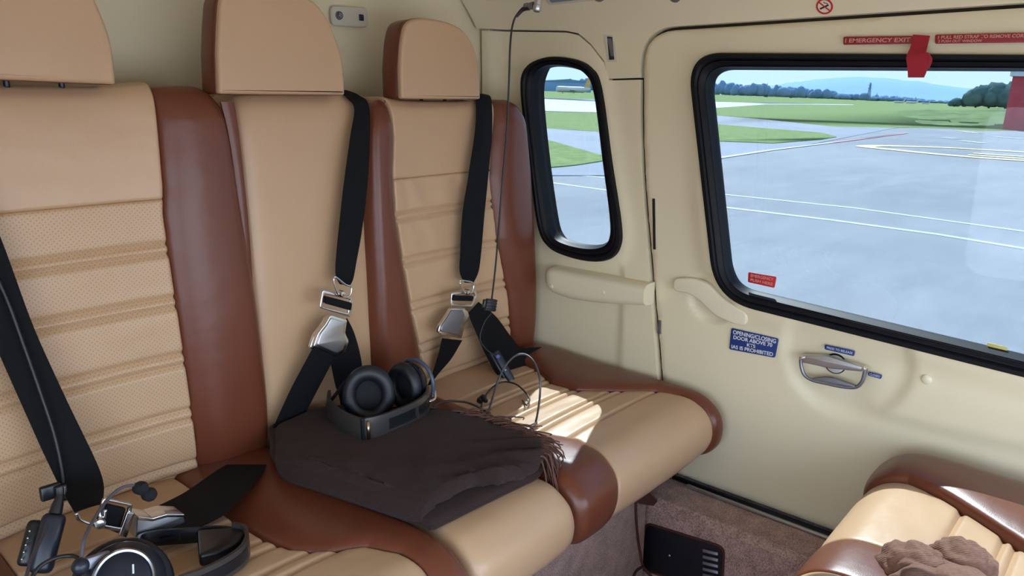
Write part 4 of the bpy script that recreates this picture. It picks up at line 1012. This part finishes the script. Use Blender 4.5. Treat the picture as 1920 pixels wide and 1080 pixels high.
# wall armrest
t = thing('wall_armrest', 'cream moulded armrest ledge below the narrow oval window', 'armrest', B(1120, 575, x=2.05))
xa = 2.035
F = []; Bk = []
yA, yBb = B(1222, 545, x=xa).y + .030, B(1013, 530, x=xa).y
top = [(x_, B(x_, yy, x=xa)) for x_, yy in []]
tz = interp
ztp = B(1120, 519, x=xa).z; zbt = [(B(a, b, x=xa).y, B(a, b, x=xa).z) for a, b in [(1222, 577), (1150, 574), (1100, 570), (1060, 563), (1030, 552), (1016, 540)]]
zbt = sorted(zbt)
n = 40
for i in range(n + 1):
    y = lerp(yA, yBb, i / n); d = (yBb - y); rr = clamp(d / .05); rnd_ = math.sqrt(max(0, 1 - (1 - rr) ** 2)) if rr < 1 else 1
    zb_ = interp(zbt, y); zm = (ztp + zb_) / 2; hh = (ztp - zb_) / 2 * (.35 + .65 * rnd_)
    ring_ = []
    for j in range(17):
        a = -PI / 2 + PI * j / 16; c_, s_ = math.cos(a), math.sin(a)
        sx_ = abs(c_) ** .5; sz_ = (1 if s_ > 0 else -1) * abs(s_) ** .6
        ring_.append(V((W - .002 - (.062 * (.4 + .6 * rnd_)) * sx_, y, zm + hh * sz_)))
    F.append(ring_); Bk.append([V((W + .004, p.y, p.z)) for p in ring_])
grid_solid('ledge', F, Bk, M_CREAM2, t)
for a, b in ((1034, 537), (1131, 548)):
    lathe('screw_cap', [(0, .004), (.006, .003), (.0085, 0), (.0085, -.006)], frame_at(B(a, b, x=xa + .002), (-1, 0, 0)), M_CREAM2, t, 20)
# door fittings (parts of the door)
def doorpart(fn): return fn
pl = onwall([(1262, 522), (1298, 521), (1328, 532), (1358, 562), (1402, 589), (1398, 612), (1376, 608), (1340, 592), (1310, 562), (1288, 549), (1262, 546)], W - .018)
plate('pull_handle', [tuple(p)[:2] for p in rpoly([(*p, 0) for p in pl], .02, 5)], wallframe(W - .020), .024, .006, M_CREAM2, door, res=3)
lathe('cap', [(0, .004), (.009, .003), (.013, 0), (.013, -.01)], frame_at(B(1737, 712, x=W - .012), (-1, 0, 0)), M_CREAM2, door, 24)
hx = W - .028
hd = plate('door_handle', [tuple(p)[:2] for p in rpoly([(*p, 0) for p in onwall([(1504, 666), (1548, 667), (1625, 690), (1614, 697), (1560, 692), (1504, 680)], hx)], .004, 3)], wallframe(hx), .016, .003, M_STEEL, door)
lathe('lock_rosette', [(0, .010), (.016, .010), (.020, .008), (.021, .004), (.023, .004), (.026, .0), (.026, -.01)], frame_at(B(1566, 683, x=W + .004), (-1, 0, 0)), mat('satin_silver', (.75, .75, .74), .45, metal=.6), hd, 40)
lathe('rosette_shadow_ring', [(.026, .002), (.0285, .003), (.030, 0), (.030, -.008)], frame_at(B(1566, 682, x=W + .009), (-1, 0, 0)), M_RUBBER, hd, 40)
bm = bmesh.new(); gp = catmull([B(a, b, x=hx + .004) for a, b in [(1502, 670), (1502, 685), (1508, 702), (1522, 712), (1550, 719), (1580, 725), (1604, 726), (1616, 716), (1621, 700), (1623, 690)]], 6)
tube_bm(bm, gp, lambda s: .0052, 10)
from_bm('bail_grip', bm, M_GUN, hd)
plate('grip_pad', [tuple(p)[:2] for p in catmull([(*p, 0) for p in onwall([(1518, 711), (1538, 707), (1560, 708), (1585, 716), (1604, 723), (1600, 728), (1570, 724), (1540, 718)], hx + .001)], 4, True)], wallframe(hx), .012, .004, M_GUN, hd)
for a, b in ((1503, 671), (1620, 692)):
    lathe('pivot', [(0, .006), (.005, .005), (.006, 0), (.006, -.012), (0, -.012)], frame_at(B(a, b, x=hx - .003), (-1, 0, 0)), M_CHROME, hd, 16)
# hinge and latch in the door gap
o = plate('door_hinge', rpoly([(-B(1229, 420, x=W).y - .004, B(1229, 468, x=W).z), (-B(1229, 420, x=W).y + .006, B(1229, 468, x=W).z), (-B(1225, 380, x=W).y + .006, B(1225, 372, x=W).z), (-B(1225, 380, x=W).y - .004, B(1225, 372, x=W).z)], .002), wallframe(W - .002), .008, .001, M_BLACK, door)
o = plate('door_latch', rpoly([(-B(1237, 610, x=W).y - .006, B(1237, 626, x=W).z), (-B(1237, 610, x=W).y + .006, B(1237, 626, x=W).z), (-B(1237, 610, x=W).y + .006, B(1237, 600, x=W).z), (-B(1237, 610, x=W).y - .006, B(1237, 600, x=W).z)], .002), wallframe(W - .001), .008, .001, M_GUN, door)
# speaker and air outlet in the sill riser
t = thing('floor_speaker', 'black speaker and air outlet panel set in the carpeted sill riser', 'speaker', (XL, .95, -.25))
xs_ = XL - .004
lp = [tuple(p)[:2] for p in rpoly([(*p, 0) for p in onwall([(1212, 983), (1355, 1028), (1351, 1110), (1200, 1066)], xs_)], .022, 6)]
plate('surround', [grow(lp, .007), lp], wallframe(xs_ - .001), .008, .002, mat('maroon_piping', (.08, .015, .012), .6), t)
plate('grille', lp, wallframe(xs_), .006, .001, M_BLACK, t)
for i in range(6):
    yy = 1034 + i * 11.5
    a, b = B(1318, yy - 2, x=xs_ - .004), B(1346, yy + 5, x=xs_ - .004)
    c_ = (a + b) / 2
    rbox('louvre', frame_at(c_, (-1, 0, .5), b - a), (b - a).length, .010, .004, .0015, M_GUN, t)
lathe('badge', [(0, .002), (.003, .001), (.004, 0)], frame_at(B(1255, 1042, x=xs_), (-1, 0, 0)), M_STEEL, t, 12)
# brown cord hanging from the bench
t = thing('brown_cord', 'dark brown cord with folded tab hanging from the bench front', 'cord', (1.62, 1.10, -.2))
tube('cord', [B(1196, 918, y=1.105), B(1192, 950, y=1.10), B(1195, 1000, y=1.10), B(1200, 1035, y=1.10), B(1206, 1062, y=1.08), B(1222, 1082, y=1.06)], .0045, M_BROWNC, t)
tube('cord', [B(1206, 1062, y=1.08), B(1192, 1072, y=1.06), B(1184, 1095, y=1.04)], .0045, M_BROWNC, t)
tb = [V(p) for p in onback([(1193, 924), (1210, 914), (1233, 940), (1226, 949), (1200, 945)], 1.10)]
plate('tab', rpoly([tuple(p) for p in tb], .004), backframe(1.10), .008, .002, M_BROWNC, t)

# ================================================================== OUTSIDE
H1, H2 = ray(1065, 166), ray(1880, 195)
GN = H1.cross(H2); GN.normalize()
if GN.z < 0: GN = -GN
GH = 2.1
G0 = CAM - GN * GH
def G(px, py, h=0.0):
    """point on the apron (or h above it)"""
    d = ray(px, py); t = (G0 + GN * h - CAM).dot(GN) / d.dot(GN); return CAM + d * t
HD = V((FW.x, FW.y, 0)); HD = (HD - GN * HD.dot(GN)).normalized(); HR = HD.cross(GN)
def gflat(px, py, h=0): 
    p = G(px, py, h); q = p - G0; return (q.dot(HR), q.dot(HD))
MG = Matrix((HR, HD, GN)).transposed().to_4x4(); MG.translation = G0
def gmat(name, c1, c2, scale, rough=.9, bump=.3, spec=.3, c3=None):
    ma, n, l, p = newmat(name); tc = n.new('ShaderNodeTexCoord')
    nz = n.new('ShaderNodeTexNoise'); nz.inputs['Scale'].default_value = scale; nz.inputs['Detail'].default_value = 8; nz.inputs['Roughness'].default_value = .65
    l.new(tc.outputs['Object'], nz.inputs['Vector'])
    r = n.new('ShaderNodeValToRGB'); r.color_ramp.elements[0].position = .35; r.color_ramp.elements[1].position = .65
    r.color_ramp.elements[0].color = (*c1, 1); r.color_ramp.elements[1].color = (*c2, 1)
    l.new(nz.outputs['Fac'], r.inputs[0]); l.new(r.outputs[0], p.inputs['Base Color'])
    p.inputs['Roughness'].default_value = rough; p.inputs['Specular IOR Level'].default_value = spec
    return ma
def tarmac(name):
    ma, n, l, p = newmat(name); tc = n.new('ShaderNodeTexCoord'); p.inputs['Roughness'].default_value = .85; p.inputs['Specular IOR Level'].default_value = .3
    def nz(scale, det, sx=1, sy=1):
        mp = n.new('ShaderNodeMapping'); mp.inputs['Scale'].default_value = (sx, sy, 1); l.new(tc.outputs['Object'], mp.inputs[0])
        q = n.new('ShaderNodeTexNoise'); q.inputs['Scale'].default_value = scale; q.inputs['Detail'].default_value = det; q.inputs['Roughness'].default_value = .7
        l.new(mp.outputs[0], q.inputs['Vector']); return q.outputs['Fac']
    def ramp(f, a, b, c1, c2):
        r = n.new('ShaderNodeValToRGB'); r.color_ramp.elements[0].position = a; r.color_ramp.elements[1].position = b
        r.color_ramp.elements[0].color = (*c1, 1); r.color_ramp.elements[1].color = (*c2, 1); l.new(f, r.inputs[0]); return r.outputs[0]
    def mul(a, b, f=1):
        m_ = n.new('ShaderNodeMixRGB'); m_.blend_type = 'MULTIPLY'; m_.inputs[0].default_value = f; l.new(a, m_.inputs[1]); l.new(b, m_.inputs[2]); return m_.outputs[0]
    a = ramp(nz(.12, 6), .35, .65, (.235, .245, .265), (.31, .315, .325))
    b = ramp(nz(1.1, 6, .35, 1.6), .35, .62, (.86, .87, .88), (1.04, 1.03, 1.02))
    c = ramp(nz(38, 3), .3, .7, (.90, .90, .90), (1.04, 1.04, 1.04))
    l.new(mul(mul(a, b), c), p.inputs['Base Color']); return ma
M_TARMAC_ = gmat('apron_tarmac', (.235, .245, .27), (.30, .31, .33), .35, .75)
M_TARMAC = tarmac('apron_tarmac_worn')
M_TARMAC2 = gmat('apron_patch', (.27, .275, .28), (.32, .325, .32), .5, .8)
M_ROAD = gmat('taxiway_grey', (.22, .24, .28), (.28, .30, .34), .2, .8)
M_RUNWAY = gmat('pale_runway', (.48, .48, .50), (.56, .56, .58), .05, .8)
M_GRASS = gmat('mown_grass', (.15, .21, .075), (.27, .34, .13), 2.5, 1, spec=.1)
M_GRASSD = gmat('rough_grass', (.09, .13, .05), (.22, .29, .11), .35, 1, spec=.1)
M_LINEW = mat('white_road_paint', (.50, .53, .57), .7)
M_LINEY = mat('yellow_road_paint', (.74, .68, .30), .7)
M_LINER = mat('pink_red_road_paint', (.55, .22, .24), .7)
bm = bmesh.new(); bmesh.ops.create_grid(bm, x_segments=40, y_segments=40, size=9000); bm.transform(MG)
ap = from_bm('apron', bm, M_TARMAC, None, False); tag(ap, 'grey tarmac helicopter apron', kind='structure')
def strip(name, pxs, h, mt, parent=ap, label=None, thick=None, kind=None):
    lp = [gflat(a, b) for a, b in pxs]
    o = plate(name, lp, MG @ Matrix.Translation((0, 0, h)), thick or h, 0, mt, parent, label=label)
    if kind: o['kind'] = kind
    return o
# far grass, runway, near verges
strip('grass_verge', [(900, 161.6), (1200, 172.2), (1560, 185.0), (1960, 199.4), (1960, 243), (1860, 246), (1790, 242), (1735, 240), (1640, 240), (1565, 238), (1430, 224), (1340, 216), (1130, 247), (1020, 241), (900, 236)], .012, M_GRASS, label='mown green grass field beyond the taxiway')
strip('runway_strip', [(900, 181), (1010, 184), (1130, 188), (1345, 191.5), (1440, 193.2), (1600, 196.3), (1600, 197.2), (1440, 196), (1345, 203), (1130, 212), (1010, 209), (900, 208)], .06, M_RUNWAY, label='pale runway strip')
strip('taxiway', [(900, 236), (1020, 241), (1134, 249), (1340, 217), (1430, 224), (1565, 238), (1680, 240), (1500, 275), (1340, 300), (1134, 330), (900, 330)], .020, M_ROAD)
strip('grass_island', [(900, 262), (1022, 263), (1060, 274), (1137, 296), (1137, 303), (1080, 312), (1028, 317), (900, 320)], .05, M_GRASS, label='near green grass island seen through the oval window')
strip('grass_island', [(1290, 229), (1345, 234), (1440, 242), (1540, 250), (1568, 258), (1540, 263), (1450, 270), (1345, 266), (1290, 264)], .05, M_GRASS, label='green grass tongue seen at the left of the door window')
def line(pts, wpx, mt, h=.085, label=None):
    """painted line through pixels with a real width in metres"""
    P = [V(gflat(a, b)) for a, b in pts]; L, R = [], []
    for i, p in enumerate(P):
        t = (P[min(i + 1, len(P) - 1)] - P[max(i - 1, 0)]).normalized(); nn = V((-t.y, t.x)) * wpx / 2; L.append(p + nn); R.append(p - nn)
    plate('painted_line', [tuple(p) for p in L + R[::-1]], MG @ Matrix.Translation((0, 0, h)), .004, 0, mt, ap)
line([(1000, 338), (1145, 358), (1350, 364), (1600, 390), (1920, 434), (2000, 445)], .15, M_LINEW, .006)
line([(1350, 388), (1560, 413), (1760, 440), (1990, 478)], .17, M_LINEW, .006)
line([(1062, 327), (1143, 334)], .16, M_LINEW, .006)
line([(1072, 326), (1145, 321)], .16, M_LINEW, .006)
line([(1330, 300), (1440, 283), (1560, 268)], .22, M_LINEW, .026)
line([(1560, 268), (1640, 258), (1700, 250)], .26, M_LINER, .028)
yl_ = [(1960, 304), (1860, 298), (1760, 290), (1690, 283), (1640, 278), (1622, 275.5), (1645, 274), (1720, 275.5), (1800, 279), (1960, 288)]
line(catmull([(*p, 0) for p in yl_], 5), .8, M_LINEY, .022) if False else line([tuple(p)[:2] for p in catmull([(*p, 0) for p in yl_], 5)], .8, M_LINEY, .022)
line([(1815, 291), (1960, 301)], .6, M_LINEY, .022); line([(1825, 288), (1960, 297)], .6, M_LINEY, .022)
for a, b in (((1800, 264), (1845, 269)), ((1766, 258), (1795, 261)), ((1800, 246), (1838, 250)), ((1860, 256), (1920, 261))): line([a, b], .6, M_LINEY if a[1] < 250 else M_LINEW, .022)
# low grassy bank at right with a tarmac kerb
def bank():
    bm = bmesh.new(); rows = []
    a0, a1 = gflat(1660, 228), gflat(1990, 241)
    N, Mm = 46, 16
    for i in range(N):
        t = i / (N - 1); row = []
        f = gflat(lerp(1690, 1990, t), lerp(238, 242, t)); b = gflat(lerp(1650, 1990, t), lerp(204, 212, t))
        for j in range(Mm):
            s = j / (Mm - 1); x, y = lerp(f[0], b[0], s), lerp(f[1], b[1], s)
            e = math.sin(PI * s) ** .8 * sstep(0, .25, t) * 1.0
            row.append(bm.verts.new(MG @ V((x, y, -.1 + e * (.45 + .5 * noise.noise(V((x * .11, y * .05, 1))) + .25 * noise.noise(V((x * .5, y * .2, 1))))))))
        rows.append(row)
    for a, b in zip(rows, rows[1:]):
        for j in range(Mm - 1): bm.faces.new((a[j], b[j], b[j + 1], a[j + 1]))
    return from_bm('grass_bank', bm, M_GRASSD, ap, label='low rough grassy bank before the red building')
bank()
# red and white building
BF = G(1880, 244); BR = G(1990, 250)
bx = thing('airfield_building', 'red and white building cut off by the right edge beyond the apron', 'building', BF)
def g2(px, py): return V(gflat(px, py))
A0 = g2(1879, 243); dview = A0.normalized(); rr_ = V((dview.y, -dview.x))
sc_ = A0.length / FPX
wid = 31 * sc_; hgt = 80 * sc_
ML_ = MG @ Matrix.Translation((A0.x, A0.y, 0)) @ Matrix.Rotation(math.atan2(rr_.y, rr_.x) - .12, 4, 'Z')
M_RB = mat('red_cladding', (.50, .045, .06), .7, var=.15, vscale=2); M_WB = mat('white_cladding', (.60, .64, .68), .6); M_RF = mat('grey_roof', (.18, .2, .22), .8)
rbox('side_wall', ML_ @ Matrix.Translation((wid * .5, wid * .6, hgt * .5)), wid, wid * 1.2, hgt, .02, M_RB, bx)
rbox('front_wall', ML_ @ Matrix.Translation((wid * 2.3, wid * .55, hgt * .5)), wid * 2.5, wid * 1.2, hgt, .02, M_WB, bx)
rbox('fascia', ML_ @ Matrix.Translation((wid * 1.8, wid * .5, hgt * 1.04)), wid * 3.8, wid * 1.5, hgt * .10, .02, M_WB, bx)
rbox('roof', ML_ @ Matrix.Translation((wid * 1.8, wid * .5, hgt * 1.12)), wid * 4.0, wid * 1.7, hgt * .05, .02, M_RF, bx)
# trees, woods, hills
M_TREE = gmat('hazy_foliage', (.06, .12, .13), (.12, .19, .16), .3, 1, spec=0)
M_TREE2 = gmat('far_hazy_foliage', (.16, .26, .40), (.22, .33, .46), .02, 1, spec=0)  # blue of the haze is mixed into both foliage colours
M_HILL = gmat('distant_hill', (.27, .42, .56), (.30, .45, .59), .0005, 1, spec=0)  # aerial haze is put into the hills' base colour
M_TRUNK = mat('bark', (.06, .045, .035), .9)
def gpoint(px, dist, h=0.0):
    """ground point at a distance along the bearing of a pixel column"""
    q = gflat(px, 400); u = V(q).normalized() * dist; return V((u.x, u.y, h))
def blobs(bm, c, w, h, n, rnd, sub=2):
    for i in range(n):
        r = bmesh.ops.create_icosphere(bm, subdivisions=sub, radius=1); s = rnd.uniform(.34, .5)
        ox, oy, oz = rnd.uniform(-.32, .32) * w, rnd.uniform(-.3, .3) * w, rnd.uniform(.35, .72) * h
        if i == 0: ox = oy = 0; oz = .5 * h; s = .5
        for v in r['verts']:
            k = 1 + .22 * noise.noise(v.co * 2.5 + V((i * 5, c.x, 0))) + .1 * noise.noise(v.co * 6)
            v.co = MG @ (c + V((ox + v.co.x * w * s * k, oy + v.co.y * w * s * k, max(oz + v.co.z * h * s * k, .05 * h))))
def tree(px, dist, wpx, hpx, label, seed):
    rnd = random.Random(seed); c = gpoint(px, dist); w, h = wpx * dist / FPX, hpx * dist / FPX
    t = thing('tree', label, 'tree', MG @ c, 'trees beside the red building')
    bm = bmesh.new(); blobs(bm, c, w, h, 7, rnd, 3); from_bm('crown', bm, M_TREE, t)
    bm = bmesh.new(); tube_bm(bm, [MG @ c, MG @ (c + V((0, 0, h * .4)))], w * .05, 8); from_bm('trunk', bm, M_TRUNK, t)
for i, (px, w, h, lb) in enumerate([(1752, 14, 10, 'small bush left of the taller trees on the horizon'), (1770, 7, 13, 'slim pointed conifer on the horizon between bush and trees'),
    (1791, 30, 27, 'rounded tree, leftmost of the clump before the red building'), (1815, 34, 30, 'middle rounded tree of the clump before the red building'),
    (1845, 36, 33, 'broad dark tree of the clump, second from the red building'), (1866, 34, 33, 'broad dark tree nearest the red building')]):
    tree(px, 420, w, h + 3, lb, i + 11)
def wood(name, spans, dist, mt, label, seed, density=1.0):
    rnd = random.Random(seed); bm = bmesh.new()
    x = spans[0][0]
    while x < spans[-1][0]:
        hp = interp(spans, x) * rnd.uniform(.7, 1.2); wp = rnd.uniform(9, 16)
        d = dist * rnd.uniform(.95, 1.1); c = gpoint(x, d)
        blobs(bm, c, wp * d / FPX, hp * d / FPX, 3, rnd, 2)
        if rnd.random() < .12: 
            b0 = MG @ c; tube_bm(bm, [b0, MG @ (c + V((0, 0, hp * 1.35 * d / FPX)))], lambda s: wp * .22 * d / FPX * (1.05 - s), 6)
        x += rnd.uniform(4, 7) / density
    o = from_bm(name, bm, mt, None); tag(o, label, 'woodland', kind='stuff'); return o
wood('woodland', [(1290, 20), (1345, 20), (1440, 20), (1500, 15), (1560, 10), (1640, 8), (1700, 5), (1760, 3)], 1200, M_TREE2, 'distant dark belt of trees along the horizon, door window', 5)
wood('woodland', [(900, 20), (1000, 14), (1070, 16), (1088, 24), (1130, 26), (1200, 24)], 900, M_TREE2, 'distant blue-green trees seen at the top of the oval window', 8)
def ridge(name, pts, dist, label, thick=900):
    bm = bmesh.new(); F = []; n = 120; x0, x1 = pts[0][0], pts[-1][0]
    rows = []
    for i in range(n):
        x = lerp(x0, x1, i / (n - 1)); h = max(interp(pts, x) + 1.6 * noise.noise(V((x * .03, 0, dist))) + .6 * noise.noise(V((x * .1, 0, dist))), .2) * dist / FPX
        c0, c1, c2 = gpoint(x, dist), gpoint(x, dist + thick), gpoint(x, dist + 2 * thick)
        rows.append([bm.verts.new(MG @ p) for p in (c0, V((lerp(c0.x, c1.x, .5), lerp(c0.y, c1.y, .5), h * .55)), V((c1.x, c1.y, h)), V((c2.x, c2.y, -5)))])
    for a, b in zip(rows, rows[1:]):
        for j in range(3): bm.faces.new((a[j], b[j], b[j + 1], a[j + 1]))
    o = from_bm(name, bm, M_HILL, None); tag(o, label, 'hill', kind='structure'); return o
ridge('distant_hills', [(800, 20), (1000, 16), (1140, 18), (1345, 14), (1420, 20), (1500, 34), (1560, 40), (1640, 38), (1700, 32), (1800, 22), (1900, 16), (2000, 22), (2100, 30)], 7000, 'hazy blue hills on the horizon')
# mast, aircraft, hangar
c = gpoint(1595, 1100); t = thing('lattice_mast', 'thin mast rising above the distant tree line', 'mast', MG @ c)
k = 1100 / FPX; bm = bmesh.new()
for sx in (-1, 1):
    for sy in (-1, 1): tube_bm(bm, [MG @ (c + V((sx * 2.2 * k, sy * 2.2 * k, 0))), MG @ (c + V((sx * .5 * k, sy * .5 * k, 29 * k)))], .5 * k, 4)
for q in range(7): 
    z_ = q * 4 * k; w_ = lerp(2.2, .6, q / 7) * k
    tube_bm(bm, [MG @ (c + V((-w_, -w_, z_))), MG @ (c + V((w_, -w_, z_ + 4 * k)))], .3 * k, 4)
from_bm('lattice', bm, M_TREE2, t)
for q in (20, 25): 
    bm = bmesh.new(); tube_bm(bm, [MG @ (c + V((-4 * k, 0, q * k))), MG @ (c + V((4 * k, 0, q * k)))], .4 * k, 4); from_bm('crossarm', bm, M_TREE2, t)
M_PLANE = mat('pale_aircraft_skin', (.62, .60, .58), .5); M_TAIL = mat('orange_tail', (.75, .40, .12), .5); M_HANG = mat('blue_hangar', (.22, .36, .56), .8)
def aircraft(px, dist, lpx, label, tail_mat, flip=1, base=0):
    c = gpoint(px, dist, base); k = dist / FPX; u = V((c.y, -c.x, 0)).normalized() * flip; L = lpx * k; h = L * .085
    t = thing('parked_aircraft', label, 'aircraft', MG @ c)
    bm = bmesh.new(); tube_bm(bm, [MG @ (c + u * L * q + V((0, 0, h * (1.4 + (.35 if q > .4 else 0))))) for q in (-.5, -.47, -.42, -.3, 0, .3, .42, .5)], lambda s: h * (.25 if s < .05 else .65 if s < .12 else 1 if s < .75 else .25 + (1 - s) * 2.5), 12); from_bm('fuselage', bm, M_PLANE, t)
    n_ = c.normalized(); n_.z = 0
    def fin(nm, pts, th, m_):
        bm = bmesh.new(); lo = [bm.verts.new(MG @ (p - n_ * th)) for p in pts]; hi = [bm.verts.new(MG @ (p + n_ * th)) for p in pts]
        bm.faces.new(lo); bm.faces.new(hi[::-1])
        for i in range(len(pts)): bm.faces.new((lo[i - 1], lo[i], hi[i], hi[i - 1]))
        from_bm(nm, bm, m_, t, False)
    fin('tail_fin', [c + u * L * .30 + V((0, 0, h * 2)), c + u * L * .44 + V((0, 0, h * 6)), c + u * L * .52 + V((0, 0, h * 6)), c + u * L * .47 + V((0, 0, h * 2))], h * .2, tail_mat)
    bm = bmesh.new(); ws = [c - u * L * .08 + n_ * L * .4 + V((0, 0, h * 1.3)), c + u * L * .02 + n_ * L * .4 + V((0, 0, h * 1.3)), c + u * L * .08 + V((0, 0, h * .9)), c + u * L * .02 - n_ * L * .4 + V((0, 0, h * 1.3)), c - u * L * .08 - n_ * L * .4 + V((0, 0, h * 1.3)), c - u * L * .10 + V((0, 0, h * .9))]
    lo = [bm.verts.new(MG @ p) for p in ws]; hi = [bm.verts.new(MG @ (p + V((0, 0, h * .2)))) for p in ws]
    bm.faces.new(lo); bm.faces.new(hi[::-1])
    for i in range(6): bm.faces.new((lo[i - 1], lo[i], hi[i], hi[i - 1]))
    from_bm('wing', bm, M_PLANE, t, False)
    for q in (-.3, .03):
        bm = bmesh.new(); tube_bm(bm, [MG @ (c + u * L * q), MG @ (c + u * L * q + V((0, 0, h)))], h * .12, 6); from_bm('landing_gear', bm, M_GUN, t)
aircraft(1062, 330, 62, 'pale parked airliner with orange tail seen through the oval window', M_TAIL)
for i, (px, l, s) in enumerate([(1652, 16, 'left'), (1675, 18, 'middle'), (1700, 12, 'right')]):
    aircraft(px, 620, l, 'tiny pale parked aircraft on the far field, %s of three' % s, M_PLANE, 1)
c = gpoint(1052, 520); k = 520 / FPX
t = thing('hangar', 'long low blue hangar behind the parked airliner', 'hangar', MG @ c)
MH = MG @ Matrix.Translation(c) @ Matrix.Rotation(math.atan2(-c.x, c.y), 4, 'Z')
rbox('hangar_wall', MH @ Matrix.Translation((0, 0, 9 * k)), 84 * k, 20 * k, 18 * k, .1, M_HANG, t)
bm = bmesh.new()
hp = [(-43 * k, 18 * k), (0, 22 * k), (43 * k, 18 * k), (43 * k, 17 * k), (-43 * k, 17 * k)]
lo = [bm.verts.new(MH @ V((a, -11 * k, b))) for a, b in hp]; hi = [bm.verts.new(MH @ V((a, 11 * k, b))) for a, b in hp]
bm.faces.new(lo); bm.faces.new(hi[::-1])
for i in range(5): bm.faces.new((lo[i - 1], lo[i], hi[i], hi[i - 1]))
from_bm('hangar_roof', bm, mat('hangar_roof_blue', (.16, .27, .42), .8), t, False)
